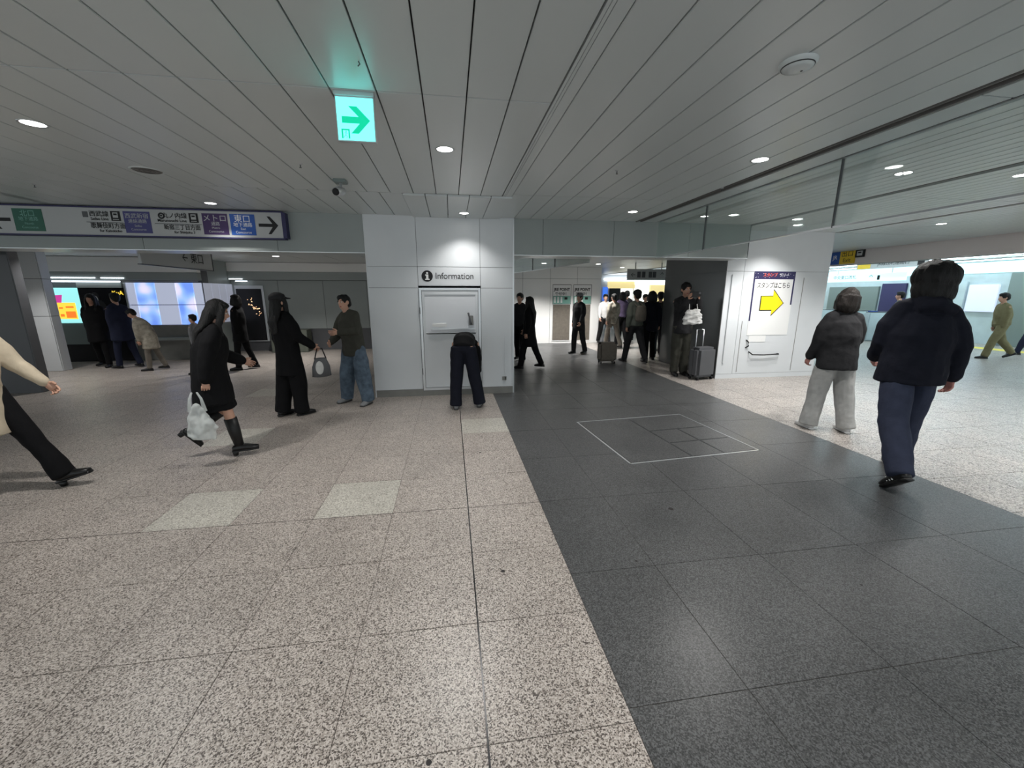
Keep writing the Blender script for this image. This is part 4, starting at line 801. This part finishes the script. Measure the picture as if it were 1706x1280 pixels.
# 8 person photographing by the pillar side
g = person('person holding up a phone beside the dark pillar side', 4.52, 7.42, 172, 1.80, armL=(58, 2, 92, 18), armR=(58, 2, 92, 18), head=(-6, 0, 0), hair='short', top='charcoal', bot='dark_olive', wide=.3, hem=.10, lod=1, topw=1.08)
ph = (world(g, g['A'][-1][2])+world(g, g['A'][1][2]))/2
t = empty('phone', (ph.x, ph.y-.10, ph.z+.09), math.radians(-8), label='black phone held up by the person beside the pillar', cat='phone')
obj('case', bx(-.085, .085, -.006, .006, -.045, .045, .006), M['black'], t); obj('camera_bump', bx(.03, .075, -.011, -.006, .0, .04, .003), M['walldark'], t)
c = world(g, g['P'][1]); t = empty('shopping_bag', (c.x-.05, c.y-.40, c.z-.04), math.radians(-8), label='crumpled white shopping bag before the chest of the phone holder', cat='bag')
b_ = bmesh.new(); tube(b_, [(0, 0, 0), (0, 0, .12), (0, 0, .26)], [(.19, .05), (.17, .06), (.13, .04)], seg=16, dome=.2); soft('sack', b_, M['white_cloth'], t, .012, 2, .015, (10, 10, 16)); 
for s in (-1, 1): b_ = bmesh.new(); tube(b_, [(s*.08, 0, .24), (s*.07, .03, .36)], [.01, .008], seg=8); obj('handle', b_, M['white_cloth'], t, smooth=True)
def suitcase(x, y, rz, w_, h_, m, label):
    t = empty('suitcase', (x, y, 0), rz, label=label, cat='suitcase')
    obj('shell', bx(-w_/2, w_/2, -.13, .13, .05, h_, .05), M[m], t, smooth=False); obj('zip_band', bx(-w_/2-.004, w_/2+.004, -.008, .008, .06, h_-.01, .03), M['black'], t)
    b_ = bmesh.new(); tube(b_, [(-.09, .1, h_-.03), (-.09, .1, h_+.32), (.09, .1, h_+.32), (.09, .1, h_-.03)], [.009]*4, seg=8); obj('handle', b_, M['alu'], t, smooth=True)
    for a in (-1, 1):
        for b in (-1, 1): bm = bmesh.new(); lathe(bm, [(0, -.014), (.028, -.014), (.028, .014), (0, .014)], 16, Matrix.Translation((a*(w_/2-.05), b*.09, .028)) @ Matrix.Rotation(PI/2, 4, 'Y')); obj('wheel', bm, M['black'], t)
suitcase(4.72, 6.98, .25, .46, .62, 'walldark', 'dark grey suitcase standing at the near pillar corner')
suitcase(3.62, 9.0, -.1, .42, .5, 'taupe', 'brownish suitcase among the crowd in the middle passage')
# 9 the crowd in the middle opening and beyond
CR = [ # px, foot distance Y, height, rot, top, bottom, hair, extra, label
 (866, 9.6, 1.62, 150, 'charcoal', 'black_cloth', 'short', {}, 'person half hidden at the booth edge, dark jacket'),
 (882, 8.6, 1.55, 60, 'black_cloth', 'black_cloth', 'long', dict(hem=.34, coat='c', topw=1.15), 'person with long black hair and black coat beside the booth edge'),
 (965, 10.6, 1.62, 120, 'charcoal', 'charcoal', 'short', dict(cap='grey_cloth', hem=.2, topw=1.1), 'person with pale cap before the right point poster'),
 (1008, 12.6, 1.60, 175, 'white_cloth', 'charcoal', 'short', {}, 'person in white shirt facing the camera at the shop entrance'),
 (1022, 11.6, 1.62, 10, 'stripe_beige', 'taupe', 'short', dict(hem=.1), 'person in pale beige jacket walking towards the yellow shop'),
 (1036, 12.4, 1.66, 10, 'purple_cloth', 'black_cloth', 'bob', {}, 'person in muted purple jacket in the crowd'),
 (1043, 13.6, 1.72, 0, 'charcoal', 'black_cloth', 'short', {}, 'dark haired person deep in the crowd, dark jacket'),
 (1060, 9.0, 1.70, 8, 'grey_green', 'charcoal', 'short', dict(cap='charcoal', backpack='taupe', topw=1.15), 'person with dark cap, grey jacket and taupe backpack'),
 (1074, 12.0, 1.6, 180, 'taupe', 'black_cloth', 'short', {}, 'person facing the camera behind the backpack wearer'),
 (1085, 9.3, 1.66, -5, 'navy_black', 'black_cloth', 'bob', dict(topw=1.15, hem=.15), 'person in long navy jacket right of the backpack wearer'),
 (1099, 9.9, 1.66, -15, 'dark_olive', 'charcoal', 'short', dict(topw=1.1), 'person in dark olive jacket near the pillar side'),
 (1112, 10.6, 1.62, 5, 'charcoal', 'black_cloth', 'short', {}, 'person nearly hidden behind the pillar corner'),
]
for px, Y, h_, rot, tp, bt, hr, kw, lb in CR:
    r = ray(px, 520); x = r.x/r.y*Y; sgn = random.choice((-1, 1)); a = random.uniform(6, 16)
    person(lb, x, Y, rot, h_, legL=(sgn*a, 3, 6), legR=(-sgn*a, 3, 10), armL=(-sgn*12, 10, 22), armR=(sgn*12, 10, 22), hair=hr, top=tp, bot=bt, lod=2, group='crowd in the middle passage', wide=.2, **kw)
# 10 far left
LF = [(160, 10.2, 1.6, 190, 'black_cloth', 'black_cloth', 'long', dict(hem=.3, coat='c', topw=1.2), 'dark dressed person before the black poster wall'),
      (200, 10.0, 1.62, 70, 'navy_cloth', 'navy_cloth', 'short', dict(hem=.25, topw=1.3, coat='c'), 'person in navy coat beside the lit panels'),
      (245, 9.6, 1.35, 100, 'stripe_beige', 'taupe', 'short', dict(hem=.3, topw=1.2, spine=(30, 0), coat='c'), 'stooping person in streaked beige wrap before the blue lit panels'),
      (398, 9.4, 1.58, 90, 'black_cloth', 'black_cloth', 'bob', dict(hem=.25, topw=1.1), 'person in black before the poster with orange lights'),
      (322, 9.0, 1.2, 90, 'grey_cloth', 'charcoal', 'short', dict(), 'short person in grey partly hidden behind the girl in black')]
for px, Y, h_, rot, tp, bt, hr, kw, lb in LF:
    r = ray(px, 540); person(lb, r.x/r.y*Y, Y, rot, h_, legL=(8, 3, 6), legR=(-8, 3, 10), hair=hr, top=tp, bot=bt, lod=2, **kw)
# 11 far right pedestrians
person('person in khaki jacket and trousers walking in the bright gate hall', 13.6, 8.2, 60, 1.66, legL=(20, 3, 6), legR=(-18, 3, 22), footR=-25, hair='short', top='khaki', bot='khaki', lod=2, topw=1.15, spine=(8, 0), wide=.3)
person('person in navy clothes at the right edge of the gate hall', 15.3, 8.55, 40, 1.7, legL=(18, 3, 6), legR=(-16, 3, 18), hair='short', top='navy_cloth', bot='navy_cloth', lod=2)
person('person in dark top at the gates, left of the tall man', 13.0, 10.2, 30, 1.66, legL=(8, 3, 6), legR=(-10, 3, 10), hair='short', top='grey_green', bot='charcoal', lod=2)
# ------------------------------------------------------------------ evaluate queued meshes once
bpy.context.view_layer.update(); dg = bpy.context.evaluated_depsgraph_get()
for t, o, m, amp, sc, extra in JOBS:
    me = bpy.data.meshes.new_from_object(t.evaluated_get(dg)); me.name = o.name
    n = len(me.vertices)
    if amp and n:
        off = V((o.parent.location.x*3.1, o.parent.location.y*1.7, 0))
        nm = [v.normal.copy() for v in me.vertices]
        for v, nn in zip(me.vertices, nm):
            c = v.co; k = noise.noise(V((c.x*sc[0], c.y*sc[1], c.z*sc[2]))+off)+.5*noise.noise(V((c.x*sc[0]*2.3, c.y*sc[1]*2.3, c.z*sc[2]*2.6))+off); v.co = c+nn*(k*amp*1.6)
    if extra:
        bm = bmesh.new(); bm.from_mesh(me); bm.from_mesh(extra); bm.to_mesh(me); bm.free()
    me.materials.clear(); me.materials.append(m); me.polygons.foreach_set('use_smooth', [True]*len(me.polygons)); o.data = me
for t, o, m, width in TEXTQ:
    me = bpy.data.meshes.new_from_object(t.evaluated_get(dg)); me.materials.clear(); me.materials.append(m)
    if width and len(me.vertices):
        xs = [v.co.x for v in me.vertices]; k = width/(max(xs)-min(xs))
        for v in me.vertices: v.co.x *= k
    o.data = me
for q in [j[0] for j in JOBS]+[j[0] for j in TEXTQ]: bpy.data.objects.remove(q)
